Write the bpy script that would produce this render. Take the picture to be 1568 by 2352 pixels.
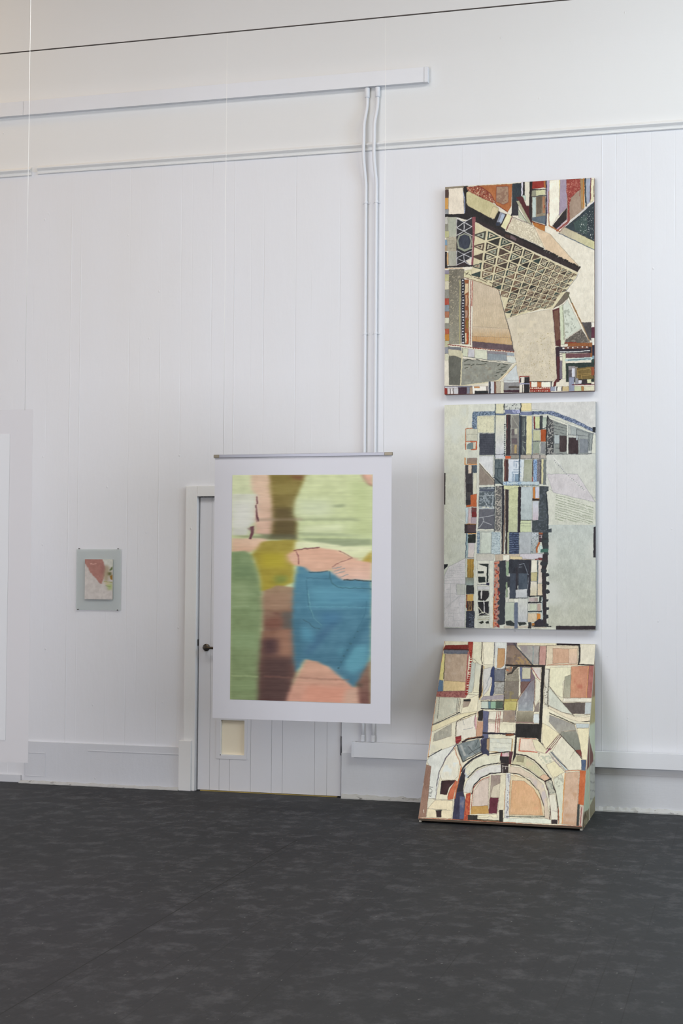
import bpy, bmesh, math, random
import numpy as np
from mathutils import Matrix, Vector

random.seed(7)
S = bpy.context.scene
COL = S.collection
for o in list(bpy.data.objects): bpy.data.objects.remove(o)

# ------------------------------------------------------------------ camera
FPX, CX, CY = 3420.9, 784.0, 1176.0
YAW, PITCH, ROLL = .269, -.03869, .00621
CAM_H, CAM_D = 1.55, 9.839
def _rot(y, p, r):
    cy, sy, cp, sp, cr, sr = math.cos(y), math.sin(y), math.cos(p), math.sin(p), math.cos(r), math.sin(r)
    Ry = np.array([[cy, 0, sy], [0, 1, 0], [-sy, 0, cy]])
    Rx = np.array([[1, 0, 0], [0, cp, -sp], [0, sp, cp]])
    Rz = np.array([[cr, -sr, 0], [sr, cr, 0], [0, 0, 1]])
    return Rz @ Rx @ Ry
RM = _rot(YAW, PITCH, ROLL)
def W(px, py, y=0.0):                       # where the view ray meets the vertical plane at depth y
    d = RM.T @ np.array([(px-CX)/FPX, (py-CY)/FPX, 1.0]); t = (CAM_D+y)/d[2]
    return d[0]*t, CAM_H-d[1]*t
def G(px, py, z=0.0):                       # where it meets the floor
    d = RM.T @ np.array([(px-CX)/FPX, (py-CY)/FPX, 1.0]); t = (CAM_H-z)/d[1]
    return d[0]*t, d[2]*t-CAM_D
cam = bpy.data.cameras.new('camera'); camo = bpy.data.objects.new('camera', cam); COL.objects.link(camo)
b = lambda v: Vector((v[0], v[2], -v[1]))
rt, dn, fw = b(RM[0]), b(RM[1]), b(RM[2])
m = Matrix((rt, -dn, -fw)).transposed().to_4x4(); m.translation = (0, -CAM_D, CAM_H)
camo.matrix_world = m
cam.sensor_fit = 'VERTICAL'; cam.sensor_height = 36; cam.lens = FPX*36/2352
cam.clip_start = .05; cam.clip_end = 100
S.camera = camo

# ------------------------------------------------------------------ light
RX0, RX1, RY0, RZ1 = -9.0, 3.4, -13.5, 6.6
w = bpy.data.worlds.new('sky'); S.world = w; w.use_nodes = True
nt = w.node_tree; bg = nt.nodes['Background']; bg.inputs[0].default_value = (.9, .95, 1, 1); bg.inputs[1].default_value = .1
def area(name, loc, rot, sx, sy, power, col):
    l = bpy.data.lights.new(name, 'AREA'); l.shape = 'RECTANGLE'; l.size = sx; l.size_y = sy
    l.energy = power; l.color = col
    o = bpy.data.objects.new(name, l); o.location = loc; o.rotation_euler = rot; COL.objects.link(o); return o
WIN = [(-3.6, -1.6), (-6.6, -4.6), (-9.6, -7.6)]; WIN_Z = (2.6, 5.8)      # tall windows of the right wall
LAMPS = [
    ((RX1+.02, -2.6, 4.2), (0, math.radians(90), 0), 3.2, 2.0, 144, (0.583, 0.771, 1.000)),    # near side window
    ((-6.0, RY0+.1, 2.0), (math.radians(90), 0, 0), 5.0, 3.2, 500, (0.880, 0.910, 1.000)),    # added low fill behind the viewer, no window built there
    ((-.5, RY0+.1, 4.2), (math.radians(90), 0, 0), 5.0, 3.2, 102, (1.000, 0.941, 0.706)),    # added warm-tinted fill, higher up behind the viewer
    ((1.2, -4.0, RZ1-.02), (0, 0, 0), 2.6, 2.6, 198, (0.939, 1.000, 0.970)),    # added overhead fill at right, below the closed ceiling
    ((-3.6, -4.6, RZ1-.02), (0, 0, 0), 2.6, 2.6, 120, (1.000, 0.975, 0.950)),    # added overhead fill further left, ceiling closed above it
    ((-6.6, -1.1, RZ1-.2), (0, 0, 0), 1.0, .5, 11, (1.000, 0.667, 0.167)),    # added warm fill that tints the upper left wall
]
for q in LAMPS: area('daylight_and_fill', *q)  # side window first, the rest are added fill lights
S.view_settings.view_transform = 'Standard'; S.view_settings.look = 'None'
S.view_settings.gamma = 1; S.view_settings.use_curve_mapping = False
S.view_settings.exposure = 0.0

# ------------------------------------------------------------------ helpers
def lin(c):
    c = np.asarray(c, float); return np.where(c <= .04045, c/12.92, ((c+.055)/1.055)**2.4)
def hexc(h): return np.array([int(h[i:i+2], 16)/255 for i in (0, 2, 4)])
def rgba(h): return (*lin(hexc(h)), 1)
class NT:
    def __init__(s, mat): s.t = mat.node_tree; s.n = s.t.nodes; s.bsdf = s.n['Principled BSDF']
    def add(s, kind, props={}, **inp):
        n = s.n.new(kind)
        for k, v in props.items(): setattr(n, k, v)
        for k, v in inp.items(): s.set(n, k, v)
        return n
    def set(s, n, k, v):
        k = int(k[1:]) if k[0] == 'i' and k[1:].isdigit() else k.replace('_', ' ')
        i = n.inputs[k]
        if isinstance(v, bpy.types.NodeSocket): s.t.links.new(v, i)
        else: i.default_value = v
def new_mat(name, base='ffffff', rough=.6, metal=0.0):
    m = bpy.data.materials.new(name); m.use_nodes = True; n = NT(m)
    n.bsdf.inputs['Base Color'].default_value = rgba(base); n.bsdf.inputs['Roughness'].default_value = rough
    n.bsdf.inputs['Metallic'].default_value = metal
    return m, n
def noise(n, scale, detail=3, vec=None, rough=.55):
    x = n.add('ShaderNodeTexNoise'); x.inputs['Scale'].default_value = scale
    x.inputs['Detail'].default_value = detail; x.inputs['Roughness'].default_value = rough
    if vec is not None: n.t.links.new(vec, x.inputs['Vector'])
    return x.outputs['Fac']
def pos(n, scale=(1, 1, 1)):
    g = n.add('ShaderNodeNewGeometry'); mp = n.add('ShaderNodeMapping', Vector=g.outputs['Position'], Scale=scale)
    return mp.outputs['Vector']
def ramp(n, fac, stops):
    r = n.add('ShaderNodeValToRGB', Fac=fac); e = r.color_ramp.elements
    while len(e) < len(stops): e.new(.5)
    for k, (p, c) in enumerate(stops):
        e[k].position = p; e[k].color = rgba(c) if isinstance(c, str) else (c, c, c, 1)
    return r.outputs['Color']
def mix(n, fac, a, c, mode='MIX'):
    x = n.add('ShaderNodeMix', {'data_type': 'RGBA', 'blend_type': mode})
    for i, v in ((0, fac), (6, a), (7, c)):
        if isinstance(v, bpy.types.NodeSocket): n.t.links.new(v, x.inputs[i])
        else: x.inputs[i].default_value = v if i == 0 else (rgba(v) if isinstance(v, str) else v)
    return x.outputs[2]
def bump(n, h, dist, strength=1.0, nrm=None):
    x = n.add('ShaderNodeBump', Height=h); x.inputs['Strength'].default_value = strength; x.inputs['Distance'].default_value = dist
    if nrm is not None: n.t.links.new(nrm, x.inputs['Normal'])
    return x.outputs['Normal']

def paint_mat(name, base, rough=.5, lump=.0012, tint='d9d5cf', amount=.25):
    m, n = new_mat(name, base, rough)
    c = mix(n, ramp(n, noise(n, 1.3, 5, pos(n, (1, 1, .35))), [(.35, 0.0), (.75, amount)]), base, tint)
    n.set(n.bsdf, 'Base_Color', c)
    h1 = noise(n, 22, 5, pos(n, (1, 1, .35))); b1 = bump(n, h1, lump)
    v = n.add('ShaderNodeTexVoronoi', Vector=pos(n, (1, 1, .6)), Scale=7.0)
    drips = ramp(n, v.outputs['Distance'], [(0.0, 1.0), (.045, 0.0)])
    b2 = bump(n, drips, .003 if lump > .0005 else .0, 1, b1)
    b3 = bump(n, noise(n, 90, 2), .0004, 1, b2)
    n.set(n.bsdf, 'Normal', b3)
    return m
M = {}
M['board'] = paint_mat('white_painted_boards', 'e4e5ea', .42)
M['plaster'] = paint_mat('white_plaster', 'e5e5e5', .7, .0006, 'dcdad6', .2)
M['trim'] = paint_mat('white_trim_paint', 'e8e8e8', .42, .0012)
M['skirt'] = paint_mat('skirting_paint', 'd6d8de', .45, .0018, 'cac8c8', .5)
M['door'] = paint_mat('door_paint', 'dedee3', .4, .0004)
M['duct'] = paint_mat('white_plastic', 'e6e8ee', .35, .0001)
M['grubby'], _n = new_mat('chipped_edge_paint', 'dcdcd8', .7)
_c = mix(_n, ramp(_n, noise(_n, 38, 5, pos(_n, (.5, 1, 1))), [(.62, 0.0), (.72, 1.0)]), 'dcdcda', '8a8886')
_n.set(_n.bsdf, 'Base_Color', _c)
_n.set(_n.bsdf, 'Normal', bump(_n, noise(_n, 30, 4), .004))
M['cream'], _n = new_mat('cream_panel', 'f6ebd2', .6)
M['gap'], _ = new_mat('dark_gap', '1d1c1d', .9)
M['steel'], _ = new_mat('brushed_steel', '5e5850', .32, 1)
M['hinge'], _ = new_mat('painted_hinge', '6a6a6e', .5, .4)
M['wire'], _ = new_mat('dark_steel_cable', '4a4542', .5, .5)
M['thread'], _ = new_mat('nylon_thread', 'f4f4f2', .3)
M['bar'], _ = new_mat('grey_aluminium_bar', '9a9aa2', .4, .5)
M['brass'], _ = new_mat('brass_end', '857c6c', .4, .5)
M['wood'], _n = new_mat('raw_timber', '8a7460', .7)
_n.set(_n.bsdf, 'Base_Color', mix(_n, noise(_n, 12, 4, pos(_n, (1, 6, 1))), '6b5848', '9a846c'))
M['sidecanvas'], _ = new_mat('raw_canvas', 'cfc8ba', .8)
M['redside'], _n = new_mat('rust_painted_canvas', '6a3a2c', .7)
_n.set(_n.bsdf, 'Base_Color', mix(_n, ramp(_n, noise(_n, 9, 2), [(.4, 0.0), (.6, 1.0)]), '7a3826', '3c3834'))
M['mixside'], _n = new_mat('mottled_painted_canvas', '8a8c88', .7)
_n.set(_n.bsdf, 'Base_Color', mix(_n, ramp(_n, noise(_n, 7, 2), [(.42, 0.0), (.5, 1.0)]), 'c3c6bc', '8d9094'))
M['pin'], _ = new_mat('pin_head', '50504e', .4, .7)
M['ceiling'], _n = new_mat('timber_ceiling', 'a87428', .6)
M['wallplain'], _ = new_mat('side_wall_paint', 'dcdad6', .7)

# translucent drafting film of the hanging sheets
def film(name, base, alpha, rough=.45):
    m, n = new_mat(name, base, rough)
    tr = n.add('ShaderNodeBsdfTranslucent', Color=rgba(base))
    tp = n.add('ShaderNodeBsdfTransparent')
    mx = n.add('ShaderNodeMixShader'); mx.inputs[0].default_value = .15
    n.t.links.new(n.bsdf.outputs[0], mx.inputs[1]); n.t.links.new(tr.outputs[0], mx.inputs[2])
    mx2 = n.add('ShaderNodeMixShader'); mx2.inputs[0].default_value = 1-alpha
    n.t.links.new(mx.outputs[0], mx2.inputs[1]); n.t.links.new(tp.outputs[0], mx2.inputs[2])
    n.t.links.new(mx2.outputs[0], n.n['Material Output'].inputs[0])
    return m
M['film'] = film('matte_drafting_film', 'e6e6ee', 1.0)
M['film_far'] = film('frosted_film', 'd8dfde', .5)
M['film_left'] = film('pale_hanging_film', 'dddce0', .97)

# floor
M['floor'], n = new_mat('black_painted_floorboards', '2b2b2d', .5)
p = pos(n)
sep = n.add('ShaderNodeSeparateXYZ', Vector=p)
def math_(n, op, a, c=0.0):
    x = n.add('ShaderNodeMath', {'operation': op})
    for i, v in ((0, a), (1, c)):
        if isinstance(v, bpy.types.NodeSocket): n.t.links.new(v, x.inputs[i])
        else: x.inputs[i].default_value = v
    return x.outputs[0]
xs = math_(n, 'DIVIDE', math_(n, 'ADD', sep.outputs['X'], 20.03), .118)
fr = math_(n, 'FRACT', xs); bid = math_(n, 'FLOOR', xs)
d = math_(n, 'ABSOLUTE', math_(n, 'SUBTRACT', fr, .5))
wn = n.add('ShaderNodeTexWhiteNoise', {'noise_dimensions': '1D'}, W=bid)
seam = math_(n, 'GREATER_THAN', d, .484)
seg = ramp(n, noise(n, 1.1, 3, pos(n, (5, .55, 1))), [(.50, 0.0), (.60, 1.0)])
crk = math_(n, 'LESS_THAN', math_(n, 'ABSOLUTE', math_(n, 'ADD', sep.outputs['X'], 2.523)), .0032)
crk = math_(n, 'MULTIPLY', math_(n, 'MULTIPLY', crk, math_(n, 'LESS_THAN', sep.outputs['Y'], -1.6)), .9)
seamf = math_(n, 'MAXIMUM', math_(n, 'MULTIPLY', math_(n, 'MULTIPLY', seam, seg), .5), crk)
scuff = ramp(n, noise(n, 6.5, 10, pos(n, (1.1, 1.0, 1)), .76), [(.50, 0.0), (.70, 1.0)])
broad = ramp(n, noise(n, 1.2, 4), [(.35, 0.0), (.65, 1.0)])
scuff = math_(n, 'MULTIPLY', scuff, math_(n, 'ADD', math_(n, 'MULTIPLY', broad, .7), .35))
spots = ramp(n, noise(n, 52, 3, pos(n, (1.0, .45, 1)), .6), [(.68, 0.0), (.74, 1.0)])
hue = ramp(n, noise(n, .9, 4), [(.35, '1c2427'), (.5, '202225'), (.65, '252227')])
c = mix(n, math_(n, 'MULTIPLY', scuff, .46), hue, '747478')
c = mix(n, math_(n, 'MULTIPLY', spots, .35), c, '9a9a98')
c = mix(n, math_(n, 'MULTIPLY', wn.outputs['Value'], .10), c, '3a3a3c')
c = mix(n, seamf, c, '0c0c0d')
n.set(n.bsdf, 'Base_Color', c)
n.set(n.bsdf, 'Roughness', ramp(n, noise(n, 3, 5), [(.3, .52), (.7, .72)]))
hb = math_(n, 'SUBTRACT', math_(n, 'MULTIPLY', noise(n, 11, 5, pos(n, (1, .4, 1))), .8), seamf)
n.set(n.bsdf, 'Normal', bump(n, hb, .0035))
n.bsdf.inputs['Specular IOR Level'].default_value = .35

# painted artwork: pigment stored per vertex
def art_mat(name, rough, weave):
    m, n = new_mat(name, 'ffffff', rough)
    a = n.add('ShaderNodeVertexColor', {'layer_name': 'pigment'})
    n.set(n.bsdf, 'Base_Color', a.outputs['Color'])
    if weave: n.set(n.bsdf, 'Normal', bump(n, noise(n, 120, 4), .0012, .8))
    n.bsdf.inputs['Specular IOR Level'].default_value = .3
    return m
M['art'] = art_mat('oil_paint_on_canvas', .55, True)
M['print'] = art_mat('oil_paint_on_film', .5, False)

def link(name, me, mat, parent=None, loc=None):
    o = bpy.data.objects.new(name, me); COL.objects.link(o)
    if mat is not None: me.materials.append(mat)
    if parent is not None: o.parent = parent
    if loc is not None: o.location = loc
    return o
def tag(o, label=None, cat=None, group=None, kind=None):
    if label: o['label'] = label
    if cat: o['category'] = cat
    if group: o['group'] = group
    if kind: o['kind'] = kind
    return o
def struct(o): o['kind'] = 'structure'; return o
def empty(name, loc, label, cat, group=None):
    o = bpy.data.objects.new(name, None); o.location = loc; o.empty_display_size = .1; COL.objects.link(o)
    return tag(o, label, cat, group)
def add_box(bm, x0, x1, y0, y1, z0, z1):
    v = [bm.verts.new((x, y, z)) for x in (x0, x1) for y in (y0, y1) for z in (z0, z1)]
    for f in ((0, 1, 3, 2), (4, 6, 7, 5), (0, 4, 5, 1), (2, 3, 7, 6), (0, 2, 6, 4), (1, 5, 7, 3)):
        bm.faces.new([v[i] for i in f])
def fin(bm, name, mat, parent=None, bev=0.0, smooth=False):
    bmesh.ops.recalc_face_normals(bm, faces=bm.faces)
    if bev: bmesh.ops.bevel(bm, geom=list(bm.edges), offset=bev, segments=2, affect='EDGES', profile=.6)
    me = bpy.data.meshes.new(name); bm.to_mesh(me); bm.free()
    if smooth: me.shade_smooth()
    o = link(name, me, mat, parent)
    if parent is not None and parent.type == 'EMPTY': me.transform(Matrix.Translation(-Vector(parent.location)))
    return o
def box(name, x0, x1, y0, y1, z0, z1, mat, parent=None, bev=0.0):
    bm = bmesh.new(); add_box(bm, x0, x1, y0, y1, z0, z1); return fin(bm, name, mat, parent, bev)
def sweep(bm, pts, r, seg=14):
    pts = [Vector(p) for p in pts]; rings = []
    for i, p in enumerate(pts):
        t = (pts[min(i+1, len(pts)-1)]-pts[max(i-1, 0)]).normalized()
        a = t.orthogonal().normalized() if i == 0 else (prev - t*prev.dot(t)).normalized()
        prev = a; c = t.cross(a)
        rr = r[i] if isinstance(r, (list, tuple)) else r
        rings.append([bm.verts.new(p + (a*math.cos(2*math.pi*k/seg) + c*math.sin(2*math.pi*k/seg))*rr) for k in range(seg)])
    for A, B in zip(rings, rings[1:]):
        for k in range(seg): bm.faces.new((A[k], A[(k+1) % seg], B[(k+1) % seg], B[k]))
    bm.faces.new(rings[0][::-1]); bm.faces.new(rings[-1])
def tube(name, pts, r, mat, parent=None, seg=14):
    bm = bmesh.new(); sweep(bm, pts, r, seg); return fin(bm, name, mat, parent, 0, True)
def extrude_x(name, prof, x0, x1, mat, parent=None):     # profile of (y,z) run along x
    bm = bmesh.new(); n = len(prof)
    A = [bm.verts.new((x0, y, z)) for y, z in prof]; B = [bm.verts.new((x1, y, z)) for y, z in prof]
    for k in range(n): bm.faces.new((A[k], A[(k+1) % n], B[(k+1) % n], B[k]))
    bm.faces.new(A[::-1]); bm.faces.new(B); return fin(bm, name, mat, parent)
# ------------------------------------------------------------------ painting engine
# Each artwork is a list of brush marks, laid down in the artwork's own sheet units.
def vnoise(x, y, seed=0):
    xi = np.floor(x).astype(np.int64); yi = np.floor(y).astype(np.int64); fx = x-xi; fy = y-yi
    def h(a, c):
        n = (a*374761393 + c*668265263 + seed*1442695041) & 0xffffffff
        n = ((n ^ (n >> 13))*1274126177) & 0xffffffff
        return ((n ^ (n >> 16)) & 0xffff)/65535.0
    sx = fx*fx*(3-2*fx); sy = fy*fy*(3-2*fy)
    return (h(xi, yi)*(1-sx)+h(xi+1, yi)*sx)*(1-sy) + (h(xi, yi+1)*(1-sx)+h(xi+1, yi+1)*sx)*sy
def blur1(a, r, ax):
    if r < 1: return a
    r = int(r)
    for _ in range(2):
        p = np.concatenate([np.repeat(a.take([0], ax), r+1, ax), a, np.repeat(a.take([-1], ax), r, ax)], ax)
        c = np.cumsum(p, ax, dtype=np.float64)
        n = a.shape[ax]
        a = ((c.take(range(2*r+1, 2*r+1+n), ax)-c.take(range(0, n), ax))/(2*r+1)).astype(np.float32)
    return a
class Art:
    def __init__(s, w, h, sc=.5, wob=2.2, seed=1):
        s.sc = sc; s.W = int(w*sc); s.H = int(h*sc); s.c = np.ones((s.H, s.W, 3), np.float32)*.8; s.seed = seed; s.wob = wob; s.edge = None
        yy, xx = np.mgrid[0:s.H, 0:s.W].astype(np.float32); s.xx = (xx+.5)/sc; s.yy = (yy+.5)/sc
        s.wx = s.xx + wob*2*(vnoise(s.xx/26, s.yy/26, seed)-.5) + wob*(vnoise(s.xx/7, s.yy/7, seed+3)-.5)
        s.wy = s.yy + wob*2*(vnoise(s.xx/26, s.yy/26, seed+1)-.5) + wob*(vnoise(s.xx/7, s.yy/7, seed+4)-.5)
    def bb(s, xs, ys, pad):
        x0 = max(int((min(xs)-pad)*s.sc), 0); x1 = min(int((max(xs)+pad)*s.sc)+1, s.W)
        y0 = max(int((min(ys)-pad)*s.sc), 0); y1 = min(int((max(ys)+pad)*s.sc)+1, s.H)
        return slice(y0, y1), slice(x0, x1)
    def put(s, sl, m, col, a=1.0):
        k = (m*a)[..., None] if not np.isscalar(m) else m*a
        s.c[sl] = s.c[sl]*(1-k) + np.asarray(col, np.float32)*k
    def inside(s, P):
        xs, ys = P[0::2], P[1::2]; sl = s.bb(xs, ys, 8); X = s.wx[sl]; Y = s.wy[sl]
        m = np.zeros(X.shape, bool); n = len(xs)
        for i in range(n):
            xa, ya, xb, yb = xs[i], ys[i], xs[(i+1) % n], ys[(i+1) % n]
            if ya == yb: continue
            m ^= ((ya > Y) != (yb > Y)) & (X < (xb-xa)*(Y-ya)/(yb-ya)+xa)
        return sl, m.astype(np.float32), X, Y
    def poly(s, col, P, a=1.0, col2=None, horiz=False):
        sl, m, X, Y = s.inside(P)
        c = hexc(col)
        if col2:
            q, v = (P[0::2], X) if horiz else (P[1::2], Y)
            t = np.clip((v-min(q))/(max(q)-min(q)+1e-6), 0, 1)[..., None]
            c = c*(1-t)+hexc(col2)*t
        s.mott(sl, m, c, a, X, Y)
        w_, h_ = max(P[0::2])-min(P[0::2]), max(P[1::2])-min(P[1::2])
        if s.edge and a > .9 and 12 < min(w_, h_) and max(w_, h_) < 900:
            s.line(s.edge[0], s.edge[1], list(P)+list(P[:2]), s.edge[2])
    def mott(s, sl, m, c, a, X, Y):
        s.seed += 1
        n = (vnoise(X/46, Y/46, s.seed)-.5)*.05 + (vnoise(X/9, Y/22, s.seed+50)-.5)*.05 + (vnoise(X/4, Y/5, s.seed+80)-.5)*.045
        s.put(sl, m, np.clip(c+n[..., None], 0, 1), a)
    def line(s, col, w, P, a=1.0):
        xs, ys = P[0::2], P[1::2]; sl = s.bb(xs, ys, w+6); X = s.wx[sl]; Y = s.wy[sl]; d = np.full(X.shape, 1e9)
        for i in range(len(xs)-1):
            ax, ay, bx, by = xs[i], ys[i], xs[i+1], ys[i+1]; L = (bx-ax)**2+(by-ay)**2+1e-9
            t = np.clip(((X-ax)*(bx-ax)+(Y-ay)*(by-ay))/L, 0, 1)
            d = np.minimum(d, (X-ax-t*(bx-ax))**2+(Y-ay-t*(by-ay))**2)
        s.seed += 1
        ww = w*(.75+.5*vnoise(X/12, Y/12, s.seed))
        s.put(sl, np.clip((ww/2-np.sqrt(d))*s.sc+.5, 0, 1), hexc(col), a)
    def dots(s, col, r, sp, P, jit=.25):
        rnd = random.Random(s.seed); s.seed += 1
        for i in range(0, len(P)-2, 2):
            ax, ay, bx, by = P[i:i+4]; L = math.hypot(bx-ax, by-ay); n = max(int(L/sp), 1)
            for k in range(n+1):
                t = k/n; x = ax+(bx-ax)*t+rnd.uniform(-1, 1)*jit*r; y = ay+(by-ay)*t+rnd.uniform(-1, 1)*jit*r
                s.line(col, 2*r*rnd.uniform(.7, 1.2), [x-r*.3, y, x+r*.3, y])
    def hatch(s, col, w, sp, ang, P, a=.8):
        sl, m, X, Y = s.inside(P); t = X*math.sin(math.radians(ang))+Y*math.cos(math.radians(ang))
        t = t + 5*(vnoise(X/30, Y/30, s.seed)-.5); s.seed += 1
        s.put(sl, m*((t % sp) < w)*(vnoise(X/13, Y/13, s.seed) > .25), hexc(col), a)
    def speck(s, col, size, thr, P, a=.9, ar=1.0):
        sl, m, X, Y = s.inside(P); s.seed += 1
        n = vnoise(X/size, Y/size/ar, s.seed)
        s.put(sl, m*((n > thr) if size < 18 else np.clip((n-thr)*2.2, 0, .8)), hexc(col), a)
    def soft(s, col, r, P, a=1.0):
        sl, m, X, Y = s.inside(P); full = np.zeros((s.H, s.W), np.float32); full[sl] = m
        full = blur1(blur1(full, r*s.sc, 0), r*s.sc*1.5, 1); s.put((slice(None), slice(None)), full, hexc(col), a)
    def run(s, txt):
        for ln in txt.strip().split('\n'):
            for cmd in ln.split(';'):
                t = cmd.split()
                if not t or t[0][0] == '#': continue
                k = t[0]; F = lambda i: [float(v) for v in t[i:]]
                if k == 'p': s.poly(t[1], F(2))
                elif k == 'a': s.poly(t[1], F(3), a=float(t[2]))
                elif k == 'g': s.poly(t[1], F(3), col2=t[2])
                elif k == 'G': s.poly(t[1], F(3), col2=t[2], horiz=True)
                elif k == 'r':
                    q = F(2)
                    for j in range(0, len(q), 4):
                        x0, y0, x1, y1 = q[j:j+4]; s.poly(t[1], [x0, y0, x1, y0, x1, y1, x0, y1])
                elif k == 'l': s.line(t[1], float(t[2]), F(3))
                elif k == 'm':
                    q = F(3)
                    for j in range(0, len(q), 4): s.line(t[1], float(t[2]), q[j:j+4])
                elif k == 'd': s.dots(t[1], float(t[2]), float(t[3]), F(4))
                elif k == 'h': s.hatch(t[1], float(t[2]), float(t[3]), float(t[4]), F(5))
                elif k == 's': s.speck(t[1], float(t[2]), float(t[3]), F(4))
                elif k == 'o': s.soft(t[1], float(t[2]), F(3))
                elif k == 'O': s.soft(t[1], float(t[2]), F(4), float(t[3]))
                elif k == 'kx':      # row of blocks: y0 y1 x0 then col,width pairs
                    y0, y1, x = float(t[1]), float(t[2]), float(t[3])
                    for j in range(4, len(t), 2):
                        wd = float(t[j+1]); s.poly(t[j], [x, y0, x+wd, y0, x+wd, y1, x, y1]); x += wd
                elif k == 'ky':
                    x0, x1, y = float(t[1]), float(t[2]), float(t[3])
                    for j in range(4, len(t), 2):
                        wd = float(t[j+1]); s.poly(t[j], [x0, y, x1, y, x1, y+wd, x0, y+wd]); y += wd
                else: raise ValueError(ln)
        return s
def homog(src, dst):
    A = []
    for (x, y), (u, v) in zip(src, dst):
        A.append([x, y, 1, 0, 0, 0, -u*x, -u*y, -u]); A.append([0, 0, 0, x, y, 1, -v*x, -v*y, -v])
    return np.linalg.svd(np.array(A, float))[2][-1].reshape(3, 3)
def hmap(Hm, x, y):
    q = Hm[2, 0]*x+Hm[2, 1]*y+Hm[2, 2]
    return (Hm[0, 0]*x+Hm[0, 1]*y+Hm[0, 2])/q, (Hm[1, 0]*x+Hm[1, 1]*y+Hm[1, 2])/q
def sample(art, corners, nu, nv):            # corners TL TR BR BL in sheet units -> (nv,nu,3)
    Hm = homog([(0, 0), (1, 0), (1, 1), (0, 1)], corners)
    u, v = np.meshgrid(np.linspace(0, 1, nu), np.linspace(0, 1, nv)); x, y = hmap(Hm, u, v)
    x = np.clip(x*art.sc-.5, 0, art.W-1.01); y = np.clip(y*art.sc-.5, 0, art.H-1.01)
    xi = x.astype(int); yi = y.astype(int); fx = (x-xi)[..., None]; fy = (y-yi)[..., None]; c = art.c
    return (c[yi, xi]*(1-fx)+c[yi, xi+1]*fx)*(1-fy)+(c[yi+1, xi]*(1-fx)+c[yi+1, xi+1]*fx)*fy

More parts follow.
